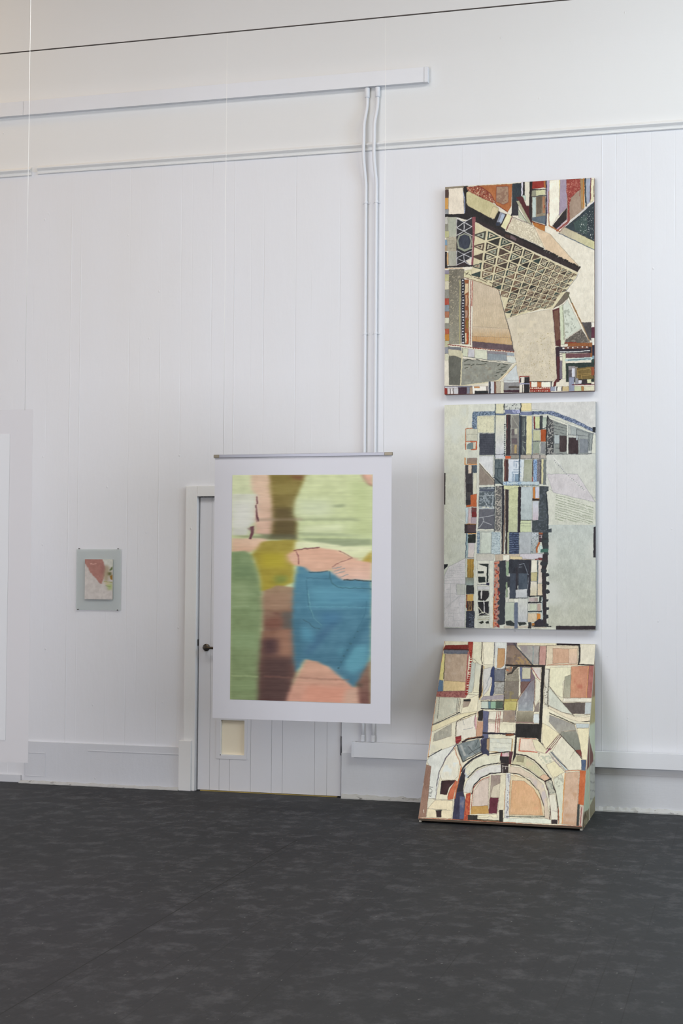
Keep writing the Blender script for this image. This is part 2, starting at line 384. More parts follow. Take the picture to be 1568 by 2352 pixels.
# ---- upper painting: angular towers and a pierced lattice block
def art_lattice():
    A = Art(1568, 2171, wob=2.2, seed=11); A.edge = ('4a3a34', 2.4, .45)
    A.run('''
p dbd6ca 0 0 1568 0 1568 2171 0 2171
s e6e2d8 30 .6 900 540 1480 540 1480 1420 1050 1120
r 8d8474 85 140 262 178;r 4c3a36 85 182 122 258;r c4924e 80 256 116 362;r 8b8e94 80 362 122 428
p 1d1b1d 256 150 300 148 300 330 530 455 560 370 710 430 700 400 640 560 1000 720 990 760 370 500 330 470 180 432 80 430 80 405 262 402
p e0d7ca 120 172 252 165 262 404 120 406
l a4b2d6 6 256 200 268 290 265 395
p bfb791 284 205 340 190 520 300 582 352 575 385 541 452 500 440 300 332 284 300
p cbbf9c 530 335 578 352 541 450 495 430
p a4643a 395 146 705 130 700 330 665 385 600 345 560 322 530 262 500 212
p 8c4634 280 158 396 146 505 212 548 310 528 302 430 262 300 195
s d8c0a4 5 .66 285 158 396 146 505 212 548 310 528 302 430 262 300 195
s 6a2420 6 .7 285 158 396 146 505 212 548 310 528 302 430 262 300 195
p 8b6e5e 560 155 672 152 672 300 622 322 556 292;l 7c3428 3 560 155 672 152 672 300 622 322 556 292 560 155
s a08672 14 .55 565 160 668 158 668 296 620 316 562 290
l 742a20 6 400 148 500 212 530 262 560 322 600 345 665 388
p 28323a 706 128 795 120 795 250 760 280 706 340;p 2b2b32 706 310 760 280 770 420 700 420
p 4a1c22 740 250 800 245 842 330 880 340 888 500 850 440 790 320
r d2d0e0 790 114 812 242;r 1b1b1f 805 110 823 236
p d9d5c9 823 112 870 108 865 328 840 330 820 290 822 236;p b0c4bc 800 236 830 236 830 290 815 270
p 221a1c 868 108 895 106 888 500 862 420
p 8c2c24 895 105 1000 100 1000 165 890 178;r ac6a34 1000 98 1016 168;r 1d1d22 888 178 1016 190
p c6c6a4 888 190 1014 184 1012 232 886 242;r 8c8c7c 888 190 926 238
l 24303a 6 886 246 1015 236
p 8c8270 888 250 1015 240 1018 505 890 468;r b6c4c2 892 252 925 440;p 63584c 932 250 985 245 975 400 932 410
p 5a6672 890 440 1015 420 1018 505 890 468;r a4785a 988 250 1008 400;l 8a2a20 8 1004 330 1006 350
l 2c2744 11 1022 98 1022 400 1018 512
r ada0bb 1030 98 1050 400;l a2622e 7 1048 200 1046 400 1046 515
p e9e5d9 1050 98 1146 92 1142 400 1072 522 1048 512;l dacb90 8 1146 94 1143 415
p 9c8fa4 1150 92 1215 88 1212 350 1138 430
p 9b8779 1215 88 1345 84 1345 280 1372 360 1235 470 1215 400
p 8e3b36 1208 90 1334 86 1340 180 1300 212 1250 262 1236 330 1236 470 1216 470 1220 260 1206 200
s c08878 5 .72 1208 90 1334 86 1340 180 1300 212 1250 262 1236 330 1236 470 1216 470 1220 260 1206 200
l 7c2c26 3 1330 180 1330 245
p 9d7f56 1336 86 1370 84 1372 350 1345 365;l b2702c 11 1368 86 1368 230 1372 345
l 27363f 13 1381 85 1383 240 1392 335
p 9aa2b6 1388 84 1432 82 1425 300 1395 325;l 642632 9 1434 82 1428 290
p ddd7b9 1438 92 1460 90 1458 280 1432 305;l 3a2a2a 5 1455 150 1462 250
p 2c3840 1470 290 1470 662 1195 528 1330 420;p 3a4c4c 1270 490 1400 410 1400 600 1290 560
s dfe2e2 5 .86 1330 450 1470 330 1470 650 1300 580
l b2b2cc 5 1470 290 1330 405 1190 525
G b3a898 c8c69e 1190 528 1470 662 1472 740 1138 582;l 3d5068 6 1138 584 1300 660 1472 742
p 2a2327 1212 350 1210 455 1112 548 1078 518;l a184a6 6 1216 450 1205 470 1110 552
l 8b4a48 17 1232 400 1232 470 1120 562;l 7a3a30 4 1240 470 1140 575
l a4683a 11 1048 515 1140 565
p a96a30 888 472 1010 512 1006 575 935 545 905 512;l 5c2018 6 888 478 1010 512
p a7a68f 742 285 768 285 888 505 855 490;p bcc2b0 762 362 845 485 765 440;l 2c3a34 4 762 360 846 486
p cdc4b0 702 440 880 510 935 560 1012 720 640 552
h a09680 2 9 30 702 440 880 510 935 560 1012 720 640 552;s e2dccb 7 .66 702 440 880 510 935 560 1012 720 640 552
p d2bca2 905 518 1055 592 1190 742 1325 895 1010 730;l e0d4bf 4 925 545 1012 722
l a39a88 4 1062 596 1190 745 1330 895
l 4a3a30 4 700 430 900 510
p 8a8fa0 598 385 640 405 600 500 562 478;p a7b4cb 612 402 642 412 606 492 580 475;l 6e3c2c 4 655 405 610 512;r 2a3446 556 482 590 512
p dcd8b3 662 400 702 428 645 550 600 520;l 5e1a1c 6 708 432 650 552
p 2c2225 362 452 700 600 1000 745 1335 902 1312 945 1000 800 640 640 348 485
p 6b5a62 690 598 745 630 742 655 690 632;p 43302c 640 590 690 606 690 632 640 612
d 1c181a 9 21 765 625 900 690 1100 785 1330 900
p cdc5a8 366 478 640 630 1000 796 1312 945 1290 1000 1085 1278 960 1285 652 1368 592 1120 560 1092 250 985 256 930 340 905
''')
    # pierced lattice: dark triangular openings in a perspective net
    Hm = homog([(0, -1), (9, -1), (0, 3), (10.4, 6.6)], [(477, 549), (1225, 923), (424, 923), (1085, 1277)])
    rnd = random.Random(5)
    def inlat(x, y):
        P = [366, 478, 640, 630, 1000, 796, 1312, 945, 1290, 1000, 1085, 1278, 960, 1285, 652, 1368, 592, 1120, 560, 1092, 300, 990, 340, 905]
        c = False; n = len(P)//2
        for i in range(n):
            xa, ya, xb, yb = P[2*i], P[2*i+1], P[2*((i+1) % n)], P[2*((i+1) % n)+1]
            if (ya > y) != (yb > y) and x < (xb-xa)*(y-ya)/(yb-ya)+xa: c = not c
        return c
    cols = ['3c322c', '4a3c34', '2e2c28', '5a4030', '44443c', '6a5240', '31403c', '58483e']
    inn = ['b8aa94', 'c4bea8', 'a09c8a', 'd0ccb6', '8e7c6c', 'a8aea0']
    for i in range(-3, 14):
        for j in range(-2, 12):
            for tri in (((i, j), (i+1, j), (i, j+1)), ((i+1, j+1), (i+1, j), (i, j+1))):
                P = [hmap(Hm, a, c) for a, c in tri]
                cx = sum(p[0] for p in P)/3; cy = sum(p[1] for p in P)/3
                if not all(inlat(p[0]*.5+cx*.5, p[1]*.5+cy*.5) for p in P): continue
                def shr(k): return [v for p in P for v in (cx+(p[0]-cx)*k, cy+(p[1]-cy)*k)]
                A.poly(rnd.choice(cols), shr(.78))
                k = .46; o = rnd.uniform(-3, 3); ed = A.edge; A.edge = None
                if rnd.random() < .85: A.poly(rnd.choice(inn), [v+o for v in shr(k)]); A.poly(rnd.choice(cols), [v+o*.4 for v in shr(.22)])
                A.edge = ed
    A.run('''
l d0c6b4 7 366 480 640 632 1000 800 1312 947;l c9c0a6 7 364 480 345 700 336 905
m cfc7ae 5 1312 947 1290 1002 1290 1002 1085 1278;m 8a8a94 4 1316 960 1298 1000 1298 1000 1200 1120
l 6a4a38 5 250 988 300 1000 420 1035 560 1095 590 1112
p cbc7a6 252 935 300 915 330 925 330 985 258 985;m 4c4234 5 268 945 300 960 275 965 300 940 310 960 325 975
m 5a4c3c 6 350 985 390 1000 380 975 400 1000 410 1005 470 1030 440 1000 480 1020 500 1035 560 1060
p 29292f 186 450 262 470 345 450 330 800 262 840 190 872
p 2a1e22 190 880 262 830 332 882
m c4c4ca 7 191 438 191 604 191 438 262 480 262 480 329 440 262 480 195 531 195 531 258 563 258 563 334 521 334 521 262 480 262 480 258 563 258 563 191 604 258 563 334 604
p 8f958a 210 600 265 580 325 605 335 650 325 720 265 745 205 720 190 655
p 333948 265 592 308 608 322 650 308 712 265 728 218 708 206 650 222 610
l 9aa28c 6 205 715 265 748 335 715
m b9bac2 6 191 743 191 872 196 743 260 775 260 775 329 745 260 775 191 810 191 810 260 842 260 842 334 810 334 810 260 775 260 775 260 842 260 842 182 878 260 842 329 878
p 793b44 336 432 368 430 352 700 345 885 325 885 340 700;h 9c6a70 3 8 0 336 432 368 430 352 700 345 885 325 885 340 700
l b89a9a 4 330 600 345 605 328 880
r a9ada1 112 432 190 615;r b5b5b0 82 432 112 500;r 86867a 82 500 114 560;r b8b890 82 560 120 620
r a4a59c 118 745 188 880;r a8a292 100 620 190 740;h 76746a 3 12 0 110 640 185 640 185 730 110 730
r 7896b0 82 640 104 690;r b09a80 82 690 104 740;r 241e22 80 750 104 900;r c8a274 103 760 116 870
l 211d21 14 84 890 200 888 335 880;l a06a3a 4 84 906 200 902 250 900
g 6c685e 8c8a7e 120 915 262 910 225 1602 118 1602
s a49c8a 8 .74 120 915 250 915 215 1602 118 1602
l a7a176 9 222 1010 216 1600
ky 80 120 920 8a8698 40 b6b48c 60 c9c4b0 80 8a8a84 80 a4483a 60 7c8894 60 a06a50 60 c8c8b8 50 8c8c84 50 a05038 50 b8823a 60 b4b49a 60 8b8f9a 60 c8c8b4 60
r 1f1f2c 234 1000 264 1602;d c9c9d2 6 26 249 1015 249 1590
r 8b5232 266 1008 302 1604;p d1ba9a 268 1045 298 1045 298 1120 262 1145;r a58472 270 1290 292 1360;r b89070 272 1150 290 1250;r 8a6a28 278 1380 296 1460;r b05028 280 1500 296 1600;r d6c8ac 268 1500 280 1590
l d9d5c0 8 310 1015 306 1612;l 6b2c2c 6 321 1015 314 1612;l a25242 8 336 1020 331 1250;l e0dbd3 5 331 1250 325 1612
g c5b6a4 c3b296 345 1020 560 1092 582 1112 640 1335 706 1618 332 1578
G b98f62 c0a47c 332 1500 690 1520 702 1612 332 1576
g c3b4a0 bfa27c 336 1440 672 1460 692 1545 334 1530
h b3a692 3 17 87 350 1040 570 1100 650 1400 690 1600 340 1560
p 5b4b52 332 1576 706 1616 722 1672 332 1630;l 3b3530 5 582 1112 640 1340 690 1520 718 1670
p cbc2b1 655 1372 800 1330 1078 1282 1085 1400 1105 1640 1122 1915 1092 1948 862 1952 862 1902 770 1910 622 1955 742 1790 732 1700 705 1580
s d9cfba 40 .55 700 1400 1078 1282 1105 1640 1122 1915 1092 1948 862 1952 742 1790
s a89a72 6 .84 760 1500 1078 1500 1122 1915 862 1950 770 1850
l 7b3228 9 110 1606 330 1636 560 1662 720 1678;d e2dacb 4 22 120 1612 330 1640 700 1680
p 6a6f78 112 1624 232 1632 232 1660 112 1645;p c7ccb8 245 1640 292 1645 290 1722 243 1708;p c4c4cd 297 1646 352 1652 352 1728 294 1720;p cfd3c3 357 1655 470 1665 468 1746 354 1730;p 89939c 473 1665 652 1680 655 1762 471 1748;p 858088 473 1665 652 1680 652 1700 473 1690;p 9aa4b0 656 1680 722 1690 726 1716 656 1712;p cfd3cf 656 1722 728 1722 742 1772 700 1782 656 1766
m 5b6660 4 240 1712 470 1750 470 1750 720 1785 243 1640 240 1710
p c3bfa8 112 1650 236 1662 238 1745 112 1702;p 5f605a 116 1712 180 1712 232 1735 218 1985 116 1980
p 8b8d86 236 1735 480 1762 702 1792 600 1925 570 1936 222 1992;s a2a398 22 .6 236 1800 600 1800 570 1936 222 1992
s 7d7468 20 .66 300 1780 600 1780 570 1930 240 1960
m 4c5048 8 262 1760 300 1745 310 1745 345 1760 375 1745 400 1752 420 1760 470 1765 262 1795 310 1790 320 1800 350 1790 375 1795 460 1785 265 1825 290 1820 570 1800 590 1790 600 1820 640 1815 620 1790 660 1795 580 1840 610 1835 560 1870 590 1862 620 1860 650 1850 600 1890 625 1885 540 1900 560 1895
l c9c4a8 12 240 1690 232 1840 225 1985;l cfc8ad 11 215 1990 400 1968 572 1942 660 1860 745 1785;l b88a50 3 580 1945 650 1880 742 1800
p c7ced3 745 1790 748 1860 770 1950 628 1962 625 1930 680 1860
kx 1992 2066 75 8a2c24 28 c6c2c6 24 3a2c30 4 d6d2d6 22 4a3a34 6 c0c0c8 44 3a2232 78 7b8192 28 a08b78 26 e9e5e0 130 8a8488 14
r 7b7f90 75 1990 330 2003;r c2c0ca 80 1996 200 2010;r 202428 355 2035 480 2066;r c08a5a 350 1996 400 2010
kx 1950 2066 484 7b7f92 6 323c48 14 c9ccd5 32 5b3030 12 8e6a50 6 b2a99b 42 d0ccba 30 86868a 150 c9c4c0 0
r 39202c 625 2030 770 2050;r 4a4440 670 1995 770 2012;r c4c9cd 625 1940 770 1962
r e2ddd4 770 1910 862 2068;m 8a2a22 6 772 1905 862 1905 772 1905 770 1965 862 1905 864 1960;r 1d1c20 812 1912 862 2066;r 242024 776 1920 786 1960;r 8b8fae 770 1968 865 1978;r 242024 796 1980 802 2066;r e2ddd4 812 1912 818 1960
kx 1955 2005 866 a04a30 16 e9e5da 55 a8623a 38 e9e5da 85 4a4a52 10
r 8c3226 866 2005 1060 2050;d e4dfd2 5 16 875 2015 1050 2012;d e4dfd2 4 20 870 2040 1030 2040;l 20201e 6 866 1953 1075 1955
r b4b0a4 866 2050 1060 2066;p 5a1e20 1090 1960 1125 1920 1110 1995 1085 2000
kx 2000 2042 1058 8c93aa 44 c8ccd2 12 2a242a 8 e5e3dc 40 3c3438 8 c6b48c 60 8a90a8 34 bcc4a4 84 a87a4a 22 d2d0b8 90
p 63595088 0 0
'''.replace('p 63595088 0 0\n', '')+'''
p 6a6156 1205 1122 1240 1130 1225 1180 1160 1240 1085 1278
p 54282a 1078 1290 1140 1272 1155 1632 1108 1622 1090 1400;p 6b4a3e 1090 1300 1130 1290 1150 1560 1110 1580
p c7cfb8 1142 1262 1182 1240 1192 1612 1158 1612;l 4a4a3c 3 1172 1245 1186 1570
p c9cfc6 1216 1192 1348 1462 1196 1562 1178 1252;s a2a89e 12 .72 1216 1250 1300 1462 1196 1540 1185 1300
p 5d5853 1347 1470 1428 1592 1190 1606 1202 1566;s 7d7670 10 .62 1347 1470 1428 1592 1190 1606 1202 1566
l 5c5e48 9 1216 1135 1300 1320;l 8a643a 12 1260 1230 1350 1420;l 8b7250 9 1340 1400 1424 1578
p 4b484a 1350 1408 1442 1405 1442 1580 1420 1560;ky 1440 1470 1405 e0ddd8 48 54283a 100 dcdcd8 65 26283c 100 7a94a4 30 263a38 90
r 8c5632 1220 1596 1445 1628;r 7a3424 1190 1590 1300 1600;r 8a5630 1415 1596 1447 1730
r 2b2531 1115 1632 1440 1690;p 6e4438 1190 1632 1415 1628 1415 1648 1190 1652;d e2e0dc 6 42 1180 1645 1400 1635
l d2d6da 8 1128 1680 1300 1678 1425 1668;r 67454b 1200 1694 1430 1735;m 4c3c44 5 1120 1702 1200 1700 1120 1725 1200 1722
p 2d1b28 1108 1640 1142 1640 1155 1940 1120 1960;p 4a2028 1120 1720 1145 1720 1140 1960 1120 1960;r 6f6878 1146 1760 1168 1930
r cdcfb8 1170 1692 1202 1928;l b7cacd 24 1208 1756 1440 1742;l 5e7e86 9 1225 1757 1430 1746
p 22302e 1202 1785 1468 1778 1468 1960 1205 1960
r 8c8a8e 1226 1812 1290 1900;r 55535c 1226 1850 1256 1960;r c9ccda 1258 1832 1286 1912;r 8a90a8 1232 1915 1282 2050;r 8a847e 1288 1820 1312 1950
p 6f5c33 1302 1832 1455 1815 1460 1930 1300 1938;m aa8e58 4 1312 1850 1430 1835 1430 1835 1445 1870 1312 1888 1445 1880 1312 1850 1312 1930 1350 1895 1355 1935 1360 1900 1455 1892
r 8a4a30 1440 1820 1468 1900;r 2b2228 1320 1940 1440 1985;r cccbd6 1316 1945 1350 1975;r d2d3b0 1402 1935 1440 1970;l 5b2032 8 1262 1984 1465 1982;r 8b8c94 1290 1925 1318 1980
l 6c3428 5 78 2066 400 2068 1200 2052 1468 2044
''')
    return A, [(88, 157), (1466, 74), (1469, 2042), (74, 2069)]

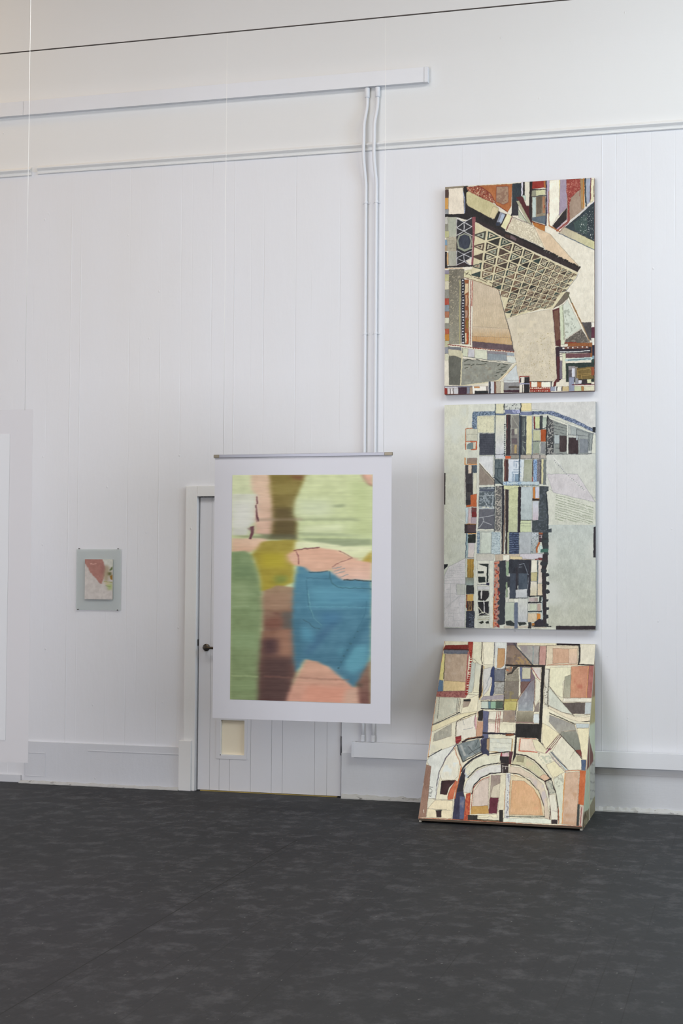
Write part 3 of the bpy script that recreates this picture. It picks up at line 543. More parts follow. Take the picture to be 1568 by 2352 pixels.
# ---- middle painting: tall column of pale and slate blocks
def art_column():
    A = Art(1568, 2251, wob=2.4, seed=31); A.edge = ('3a4048', 2.4, .45)
    A.run('''
p c6c9c1 0 0 1568 0 1568 2251 0 2251
g c6c8bc b9bfb8 80 100 300 100 290 2200 80 2200
p c4c5c6 800 90 1470 80 1470 400 1100 180 860 160
g bfc3c0 c3c5c0 1015 580 1480 570 1480 980 1100 930 1015 880
p c3c0c6 1020 760 1300 760 1470 1020 1080 930
g b7bfbe b3b6ab 1040 1230 1480 1230 1480 2180 1040 2180
s c4c9c4 90 .55 80 120 280 120 280 1500 80 1500
s c8ccc9 120 .55 1040 1230 1480 1230 1480 2180 1040 2180
h 7e8a72 5 21 -16 1105 940 1450 1060 1445 1220 1100 1190
h 8e9884 3 33 -16 1105 940 1450 1060 1445 1220 1100 1190
m b8bcbf 5 1060 590 1130 660 1130 660 1200 760 1200 760 1360 910;m e0e0e0 4 1075 600 1140 670 1210 770 1370 915 1085 640 1120 665;d 8f9296 4 17 1090 640 1200 760 1250 800 1360 905
l dadcd8 4 95 1090 285 1212;l aeb4ae 3 150 1120 275 1212
r 2e2424 78 752 94 1046
p 4f6074 335 205 345 185 545 178 545 215 385 222 375 350 335 345;s 7f90a6 7 .5 335 205 345 185 545 178 545 215 385 222 375 350 335 345
p 5c6a80 545 190 640 190 640 215 545 215;p 6a7494 770 185 880 185 880 215 770 215
p 566480 880 180 1075 178 1290 262 1462 350 1462 378 1290 300 1110 230 1020 205 880 210
s 8a96b2 6 .55 880 180 1075 178 1290 262 1462 350 1462 378 1290 300 1110 230 1020 205 880 210;s 34405a 7 .7 880 180 1075 178 1290 262 1462 350 1462 378 1290 300 1110 230 1020 205 880 210
r c9c8ae 550 108 622 200;r bfc3c0 630 108 778 170;s 3a4048 6 .76 630 108 778 108 778 170 630 170;p 6c7494 630 165 780 165 780 205 640 205;s b0b4d8 6 .5 700 165 780 165 780 200 700 200
r d6cba2 782 104 875 176;l 1f2428 8 625 108 622 165;l 1f2428 8 778 100 778 190
r c9c8b0 378 225 535 378;s 8a8a78 5 .86 378 225 535 225 535 378 378 378;r b8b8a4 345 350 385 380
r 3a3e4a 402 384 540 585;h 2a2e3a 4 20 0 402 384 540 384 540 585 402 585
r bbbcae 285 342 385 452;l 8a8c80 3 285 395 385 394;l a0582e 7 278 535 275 345 300 338 340 338;l a8502c 11 280 462 375 460 374 532 330 534
p 6b7c80 290 530 290 490 330 468 345 470 345 530;r c9bca6 345 470 362 525;l a8502c 6 275 460 275 535
r bcc0ba 385 590 535 780;p cacdd2 390 595 528 595 528 790 500 780 400 650
g c8c8b4 c3c6d2 550 215 632 215 630 615 550 615;h a2a6ac 2 13 90 560 400 630 400 630 610 560 610
d 22303a 5 18 634 300 634 590;l 27343c 6 543 110 543 600
r 2e2428 645 212 686 590;h 6a3030 5 17 88 650 212 662 212 662 590 650 590
g 7c7c78 6a6466 690 215 765 215 765 590 690 590;l a2a49c 4 694 220 692 400 690 590;l a2a49c 4 700 225 760 330;m a2a49c 3 692 335 765 338 755 340 755 590
r a9a89a 722 340 750 390;r 5c5458 694 345 722 400;r 5a5056 694 430 745 480;r a8946c 720 490 745 570;h 857c6c 4 12 90 690 480 720 480 720 580 690 580
r 23262e 765 220 785 600;r 3c4248 785 225 828 590;m a8b0a8 3 800 240 800 420 815 240 812 400 790 400 822 405 800 460 825 470 800 500 822 560 800 440 800 590
g d2cba2 cbc79f 832 222 880 222 880 588 828 588;l 6a7484 7 888 210 888 590
r 6b1f24 896 225 908 345;r c1c89c 908 228 952 335;r 32363c 952 218 978 350;g 93a094 b4beb4 978 235 1018 235 1018 320 978 320
l 2c2c30 9 900 345 955 342 1020 330;r b4b697 892 355 955 452;r 9a4a22 962 345 1015 460;l 2e3438 6 890 458 960 456;r 8a9488 892 462 952 570;r 7b7e82 962 465 1005 570;l 9a5234 5 895 575 950 575
l 26282d 13 1022 225 1016 400 1014 578;p 3c3e42 1030 230 1080 250 1080 570 1020 575
s 9a9a98 9 .6 1030 230 1080 250 1080 570 1020 575;p 818786 1080 260 1200 310 1200 570 1080 570
h 3c4046 4 26 -12 1035 240 1210 300 1210 430 1080 400;p cfd0c8 1035 232 1200 290 1165 300 1040 250
r a4aeb2 1086 398 1134 480;r 3a3032 1134 405 1198 552;l c9cdc8 8 1207 300 1207 575
p 9aa2a4 1215 290 1440 380 1425 572 1215 572;r b0b4b2 1220 310 1235 400;p c9ccc6 1210 280 1440 370 1440 385 1210 300
p 8f9698 1290 350 1430 395 1425 572 1300 572;p 787f88 1320 430 1395 440 1395 560 1320 560;r 35292d 1216 422 1306 570;r bcc0be 1212 398 1285 422;r aab2b6 1286 398 1302 445
m 3c4248 4 1212 398 1290 398 1290 340 1290 398 1290 398 1400 410 1400 385 1395 570 1412 390 1408 540 1440 380 1420 570 1290 342 1440 390
r c0c4c4 1396 540 1425 568;r 20242a 1435 325 1462 372;l 2c3036 4 545 578 1018 576 1100 574 1425 573
m 3c4248 4 1080 420 1080 560 1090 480 1130 485 1100 520 1130 520
r c65a30 640 592 690 618;kx 584 618 690 8c8a84 75 7a7c80 12 a09a94 98 5a5a60 8 a29c9a 70 5c5c60 8 a8a29c 48;l 3c3c40 4 690 620 1015 615
r 5d3a34 630 622 668 830;r 3a2428 648 630 664 830
r 566268 545 622 618 850;m 2a3840 5 583 622 583 710 548 712 615 710 605 712 605 770 570 712 570 780 570 780 615 830 548 800 600 850 605 622 600 710
p 566268 560 800 618 800 618 862 600 850
g cdd3df bccbdc 672 625 764 625 764 845 670 845;m 54708e 4 705 840 705 740 705 740 755 742 715 760 715 830 722 640 765 645 722 640 722 690 740 660 740 700 715 720 765 720;r 7890a8 728 760 764 830
l 24384a 9 768 200 770 600 768 1020;g c8d2dc d6dad8 775 625 822 625 800 848 775 848;g 9a9f8c 9fa398 815 628 888 625 885 850 805 848
h 6c86b0 4 13 0 772 630 790 630 790 840 772 840
l 3a2a2c 8 894 620 890 780;l 7c2020 8 888 790 888 850;r 8ea8cc 898 625 930 852;s 5c78a0 6 .55 898 625 930 625 930 852 898 852
r 66646c 932 622 968 850;s 8a8890 5 .66 932 622 968 622 968 850 932 850;l 2e2c34 6 965 640 962 850;r c6c29c 970 622 988 850;r 6b7274 990 625 1012 860
r b5c4cd 620 830 950 866;s 6888b0 7 .6 620 830 790 830 790 862 620 862;h 24343c 6 12 80 640 855 950 855 950 876 640 876
p 8a8078 400 660 545 815 548 860 400 862;p a09788 400 660 430 700 540 820 548 850 410 690;l e2dfd6 5 390 640 545 810;l 5c5248 4 400 660 540 822
l 202c34 8 530 790 570 815 618 862
r c5c8c0 385 590 402 2180;l dadcd6 5 385 600 388 2180
p 566068 405 885 545 880 545 1060 400 1060;s 8c96a0 12 .62 405 885 545 880 545 1270 400 1270
m a9b2ba 6 405 925 545 915 405 965 545 955 405 1078 545 1078 440 965 455 1010 455 1010 480 1060 530 960 525 1060 405 905 545 895;r 4c5464 410 900 540 922
p 5c5e68 405 1085 545 1085 545 1270 395 1270;m a4a8b0 6 400 1170 540 1140 440 1160 450 1200 450 1200 400 1260 440 1200 520 1230
p 5c5c5c 555 870 612 870 605 1290 550 1290;s a4a09a 9 .6 555 870 612 870 605 1290 550 1290;m bcb6ae 5 560 950 600 960 570 1010 600 1040 560 1080 600 1110 560 1150 600 1170 570 1220 600 1260 600 1000 570 1050
m 283038 6 545 600 545 880 545 880 545 1500
r 20202a 612 870 632 1500;l 7a6a5e 14 645 880 640 1150 628 1480;r 2a2024 648 900 672 1500;p c4c8a4 628 865 770 868 765 905 680 905 628 900
g c0c49f b6bca0 676 900 760 880 756 1300 672 1300;h 9aa080 2 14 0 676 900 760 880 756 1300 672 1300
r 231c26 760 880 785 1300;g b4bfc6 a7b2b6 787 880 890 878 886 1185 784 1185;s 98a4aa 30 .62 787 880 890 878 886 1185 784 1185
r c2ccac 782 1190 882 1298;m 6a7464 3 782 1215 882 1216 782 1240 882 1242;l 1e2428 6 784 1187 890 1187
r b8743a 895 880 916 990;r 2a1c14 890 985 955 1008;l c07a2c 6 905 885 912 985 950 988;g c6c8d8 bdbccc 918 882 952 882 950 985 918 985
g b9c2ce c0b4c0 893 1015 948 1010 946 1185 893 1185
p 3a4248 955 870 1040 875 1035 915 1012 925 1030 1020 1040 1180 1035 1270 1068 1262 1068 1298 1040 1300 890 1298 890 1190 950 1185 952 1010 955 1000
s 4e5660 14 .6 955 880 1010 875 1030 1020 1040 1180 1035 1290 900 1290 950 1185;l 1e2630 10 1014 920 1024 1020 1035 1180 1035 1280
r b7beb8 410 1288 540 1495;g c4ccc6 b6c0b8 425 1300 515 1300 515 1495 420 1495;r 6e8296 388 1290 412 1495;s 9aa8b4 8 .5 388 1290 412 1290 412 1495 388 1495
r a9b8bf 520 1298 600 1500;s 8294a0 7 .66 520 1298 600 1298 600 1500 520 1500;h c4d0d8 4 24 0 520 1298 600 1298 600 1500 520 1500
r 2c3852 680 1300 770 1505;h 7c8cac 4 17 0 680 1300 770 1300 765 1505 680 1505;r a0a68e 664 1300 682 1500
g a8afb6 a3a9b0 776 1300 885 1298 880 1500 772 1500;g b9c1cb 9da4a4 886 1300 948 1300 938 1490 880 1490;s 6c7880 6 .68 886 1300 948 1300 938 1490 880 1490
r 8a5138 950 1300 1000 1320;r 3c2c34 950 1320 1000 1390;m a89ca0 5 955 1330 1000 1326 975 1330 975 1350 958 1350 1000 1350;l a05a30 16 955 1400 935 1440 935 1485;p bcd0ce 960 1420 985 1425 985 1490 955 1490
p 2c3034 990 1300 1040 1300 1040 1500 1000 1500 975 1370;d 30393e 20 52 1020 1330 1020 1500;p 3a6258 970 1455 1040 1450 1040 1485 970 1485
p b5a898 550 1505 630 1500 1000 1495 1000 1530 880 1555 560 1580;p bfbcc6 780 1500 1000 1495 990 1535 890 1550 780 1540;p cdbf9c 690 1520 800 1525 800 1550 690 1550;r dddcd0 628 1510 684 1562
l 6a1c20 9 920 1552 990 1540;p 6a3434 950 1535 990 1535 990 1560 950 1560
p 9c8078 548 1570 600 1560 600 2180 545 2180;s 7a2824 15 .62 548 1570 610 1560 600 2180 545 2180;s c8785c 12 .6 548 1570 590 1560 590 2180 545 2180;l b06a34 7 545 1900 545 2180
p 2d3138 595 1565 650 1560 655 1700 690 1720 690 1800 650 1830 650 2150 600 2160 600 1850
d 2d3138 22 55 612 1600 615 1700 612 2130;r 8ea48a 655 1568 680 1700;r 8a9a80 655 1760 672 1900;p 2d3138 660 1705 695 1710 690 1810 670 1800
p 292c36 684 1552 880 1552 870 1880 855 1900 690 1700;r 3a4250 690 1680 750 1910;r 414c5a 770 1680 850 1830;p 262a34 680 1556 760 1556 760 1680 680 1680
m 8a92a0 4 775 1600 820 1590 820 1590 855 1690 770 1620 800 1620 855 1690 870 1690 860 1720 850 1830
r 27252e 745 1620 762 1840;r 2a2832 862 1560 884 1900
g c0c4c9 b2b7be 745 1830 850 1825 850 1905 745 1905;g d2d4cc b7bbc0 690 1915 860 1910 855 2130 690 2120;p b3bcb0 648 1950 735 1945 730 2120 648 2120;r 5f6a80 735 1950 765 2180;g c6c9c6 b2b6bc 768 1915 858 1912 852 2130 768 2130;p c9cabf 680 1915 720 1905 735 1945 680 1945
l 2a3038 5 690 1910 860 1908
r dad8cc 884 1560 940 1670;r b9b289 882 1670 940 1752;g d8d4ca cbc4ac 880 1755 942 1755 938 1888 876 1888;l 35434a 7 945 1560 942 1890
p cfc4bc 950 1570 985 1580 990 1700 982 1770 950 1770;r cdbfa8 944 1775 990 1885
l 24262c 12 870 1892 960 1888 990 1890;kx 1905 1940 868 b3a7a8 50 a09490 30;l 24262c 12 862 1950 985 1948;r bac2b2 876 1962 938 2022;r b39e94 944 1962 975 2030;l 26343a 12 862 2034 985 2032
r cabda6 858 2050 940 2130;r c07a2e 942 2052 972 2110;p 2c2832 920 2130 960 2100 1000 2110 1020 2170 920 2170;r 2e3436 862 2130 890 2190;r a8733c 892 2140 920 2165
p 2c262c 988 1500 1030 1500 1040 1570 1020 1640 1025 1900 1030 2140 1000 2170 990 1900 980 1640
d 2b2e34 17 68 1020 1590 1030 1690 1030 2160;d 2b2e34 20 90 1000 1590 1000 1660;l 93a4ac 7 988 1900 988 2110;p 2e3836 965 1890 985 1890 975 1950 960 1940
p 2c3232 655 2125 700 2115 735 2140 735 2165 660 2160;p 2c3232 765 2130 830 2130 850 2150 780 2165;r b9b2a6 640 2166 1030 2186;r 5f6a80 735 2120 765 2190
r 24262c 862 2140 890 2190;l 25272c 10 900 2168 1070 2170;r 2a2227 1118 2165 1480 2200
r 262229 1452 1248 1476 1532
p 39373c 275 680 345 680 345 950 325 1050 285 1050;r cfc0b0 302 675 332 755;r 43505c 340 678 382 750;g 8a7a74 8c7a6a 290 615 380 610 382 665 290 665;l c07e3e 9 272 612 272 672 380 670
l 7a6a68 5 272 690 275 1040;p cccdbe 350 755 382 750 382 945 345 945;r 2b282d 285 850 345 1050;g 4a4848 36343a 290 930 325 930 325 1000 285 1000
p b25e36 325 955 382 945 382 1062 285 1065 285 1050 325 1045;g b8c8d2 a9b8c4 280 1070 308 1070 300 1220 285 1220;r c4b0b4 305 1075 334 1220;r 6a3c3c 335 1070 382 1110;r 6b1f22 338 1110 382 1160;r a99aa4 335 1162 380 1220
r 2c2428 272 1225 378 1308;r 4c3c40 300 1232 375 1300;l c2822e 5 290 1223 375 1223;l c2822e 6 305 1312 375 1312;r 1f2522 305 1320 375 1398;l 2e4460 6 290 1310 285 1540;r 8aa4ae 292 1310 304 1540
g c4bfc6 c7c0bc 308 1400 368 1400 358 1535 303 1535;l 3a3038 6 295 1540 362 1537;g b28c3e 907638 300 1550 360 1548 358 1720 300 1720;h 5c4a28 4 15 90 300 1550 360 1548 358 1720 300 1720;g 7c8076 8a9898 285 1720 360 1720 360 1790 285 1790
r 282a2e 292 1790 362 1872;r c4a05c 302 1876 358 1935;l 7a3a20 9 296 1880 296 2000;r 3a2a28 300 1935 362 2030;m c9a468 4 305 1935 340 1935 320 1940 320 2020 338 1940 340 2020 305 2020 345 2022
r 292d3a 292 2030 370 2185;h 7c8aa4 3 13 4 320 2050 365 2050 365 2180 320 2180
p c3c2c8 130 1620 282 1540 282 2180 92 2180 92 1700;r b7bab8 205 1780 280 1880
h a3a7ad 3 24 0 140 1640 200 1640 200 1700 100 1720;h a2a6ac 3 19 0 210 1590 278 1570 278 1690 210 1700;h a4a8ac 3 17 90 130 1640 210 1600 205 1700 110 1720
m a5a8ae 3 95 1725 278 1712 95 1745 280 1740 95 1775 280 1775 150 1780 150 1900 200 1790 200 1880 240 1780 240 1900 110 1830 150 1830 110 1870 200 1868 95 1900 280 1900 120 1980 230 1890 110 2000 220 1905 230 1900 230 2050 150 1910 150 1990 180 2000 230 2000 95 2050 280 2050 130 2050 130 2160 180 2050 180 2120 180 2120 280 2120 95 2170 280 2170 220 2130 225 2170 240 1950 280 1950 130 2080 180 2080
p 1c2024 84 1596 124 1596 120 1615 86 1650
r cbccc4 392 1560 530 1840;g b9b8b0 bdbcb8 385 1500 545 1500 540 1560 385 1560;p 1c2422 400 1592 495 1592 495 1760 478 1760 480 1620 420 1600;r 1e2626 396 1660 452 1682;p 1c2424 402 1712 462 1712 468 1765 405 1765;l 2b2c44 5 400 1785 480 1785;p 22223c 475 1765 505 1765 500 1790 475 1788
r bdbec2 395 1800 510 1830;p 201e20 402 1842 500 1842 500 1900 470 1935 402 1930;l c9c8c8 12 430 1835 432 1910;p 1d1c22 402 1948 500 1940 500 2060 410 2070;l c4c4c8 10 455 1935 462 2040;l cbc9b8 7 405 1995 450 2050;m d0d0c4 7 400 2060 450 2040 450 2040 500 2060
l 35382c 4 405 2075 500 2068;l 7a7058 4 405 2095 505 2090;m 8c8460 3 400 2110 505 2105;p 22261e 410 2135 450 2120 455 2140 430 2150;p 22261e 470 2130 500 2120 505 2145 480 2145
r cdcfc6 505 1560 540 2180;s 8a8c88 5 .86 388 1540 400 1540 400 2170 388 2170
''')
    return A, [(80, 122), (1461, 86), (1479, 2204), (90, 2184)]
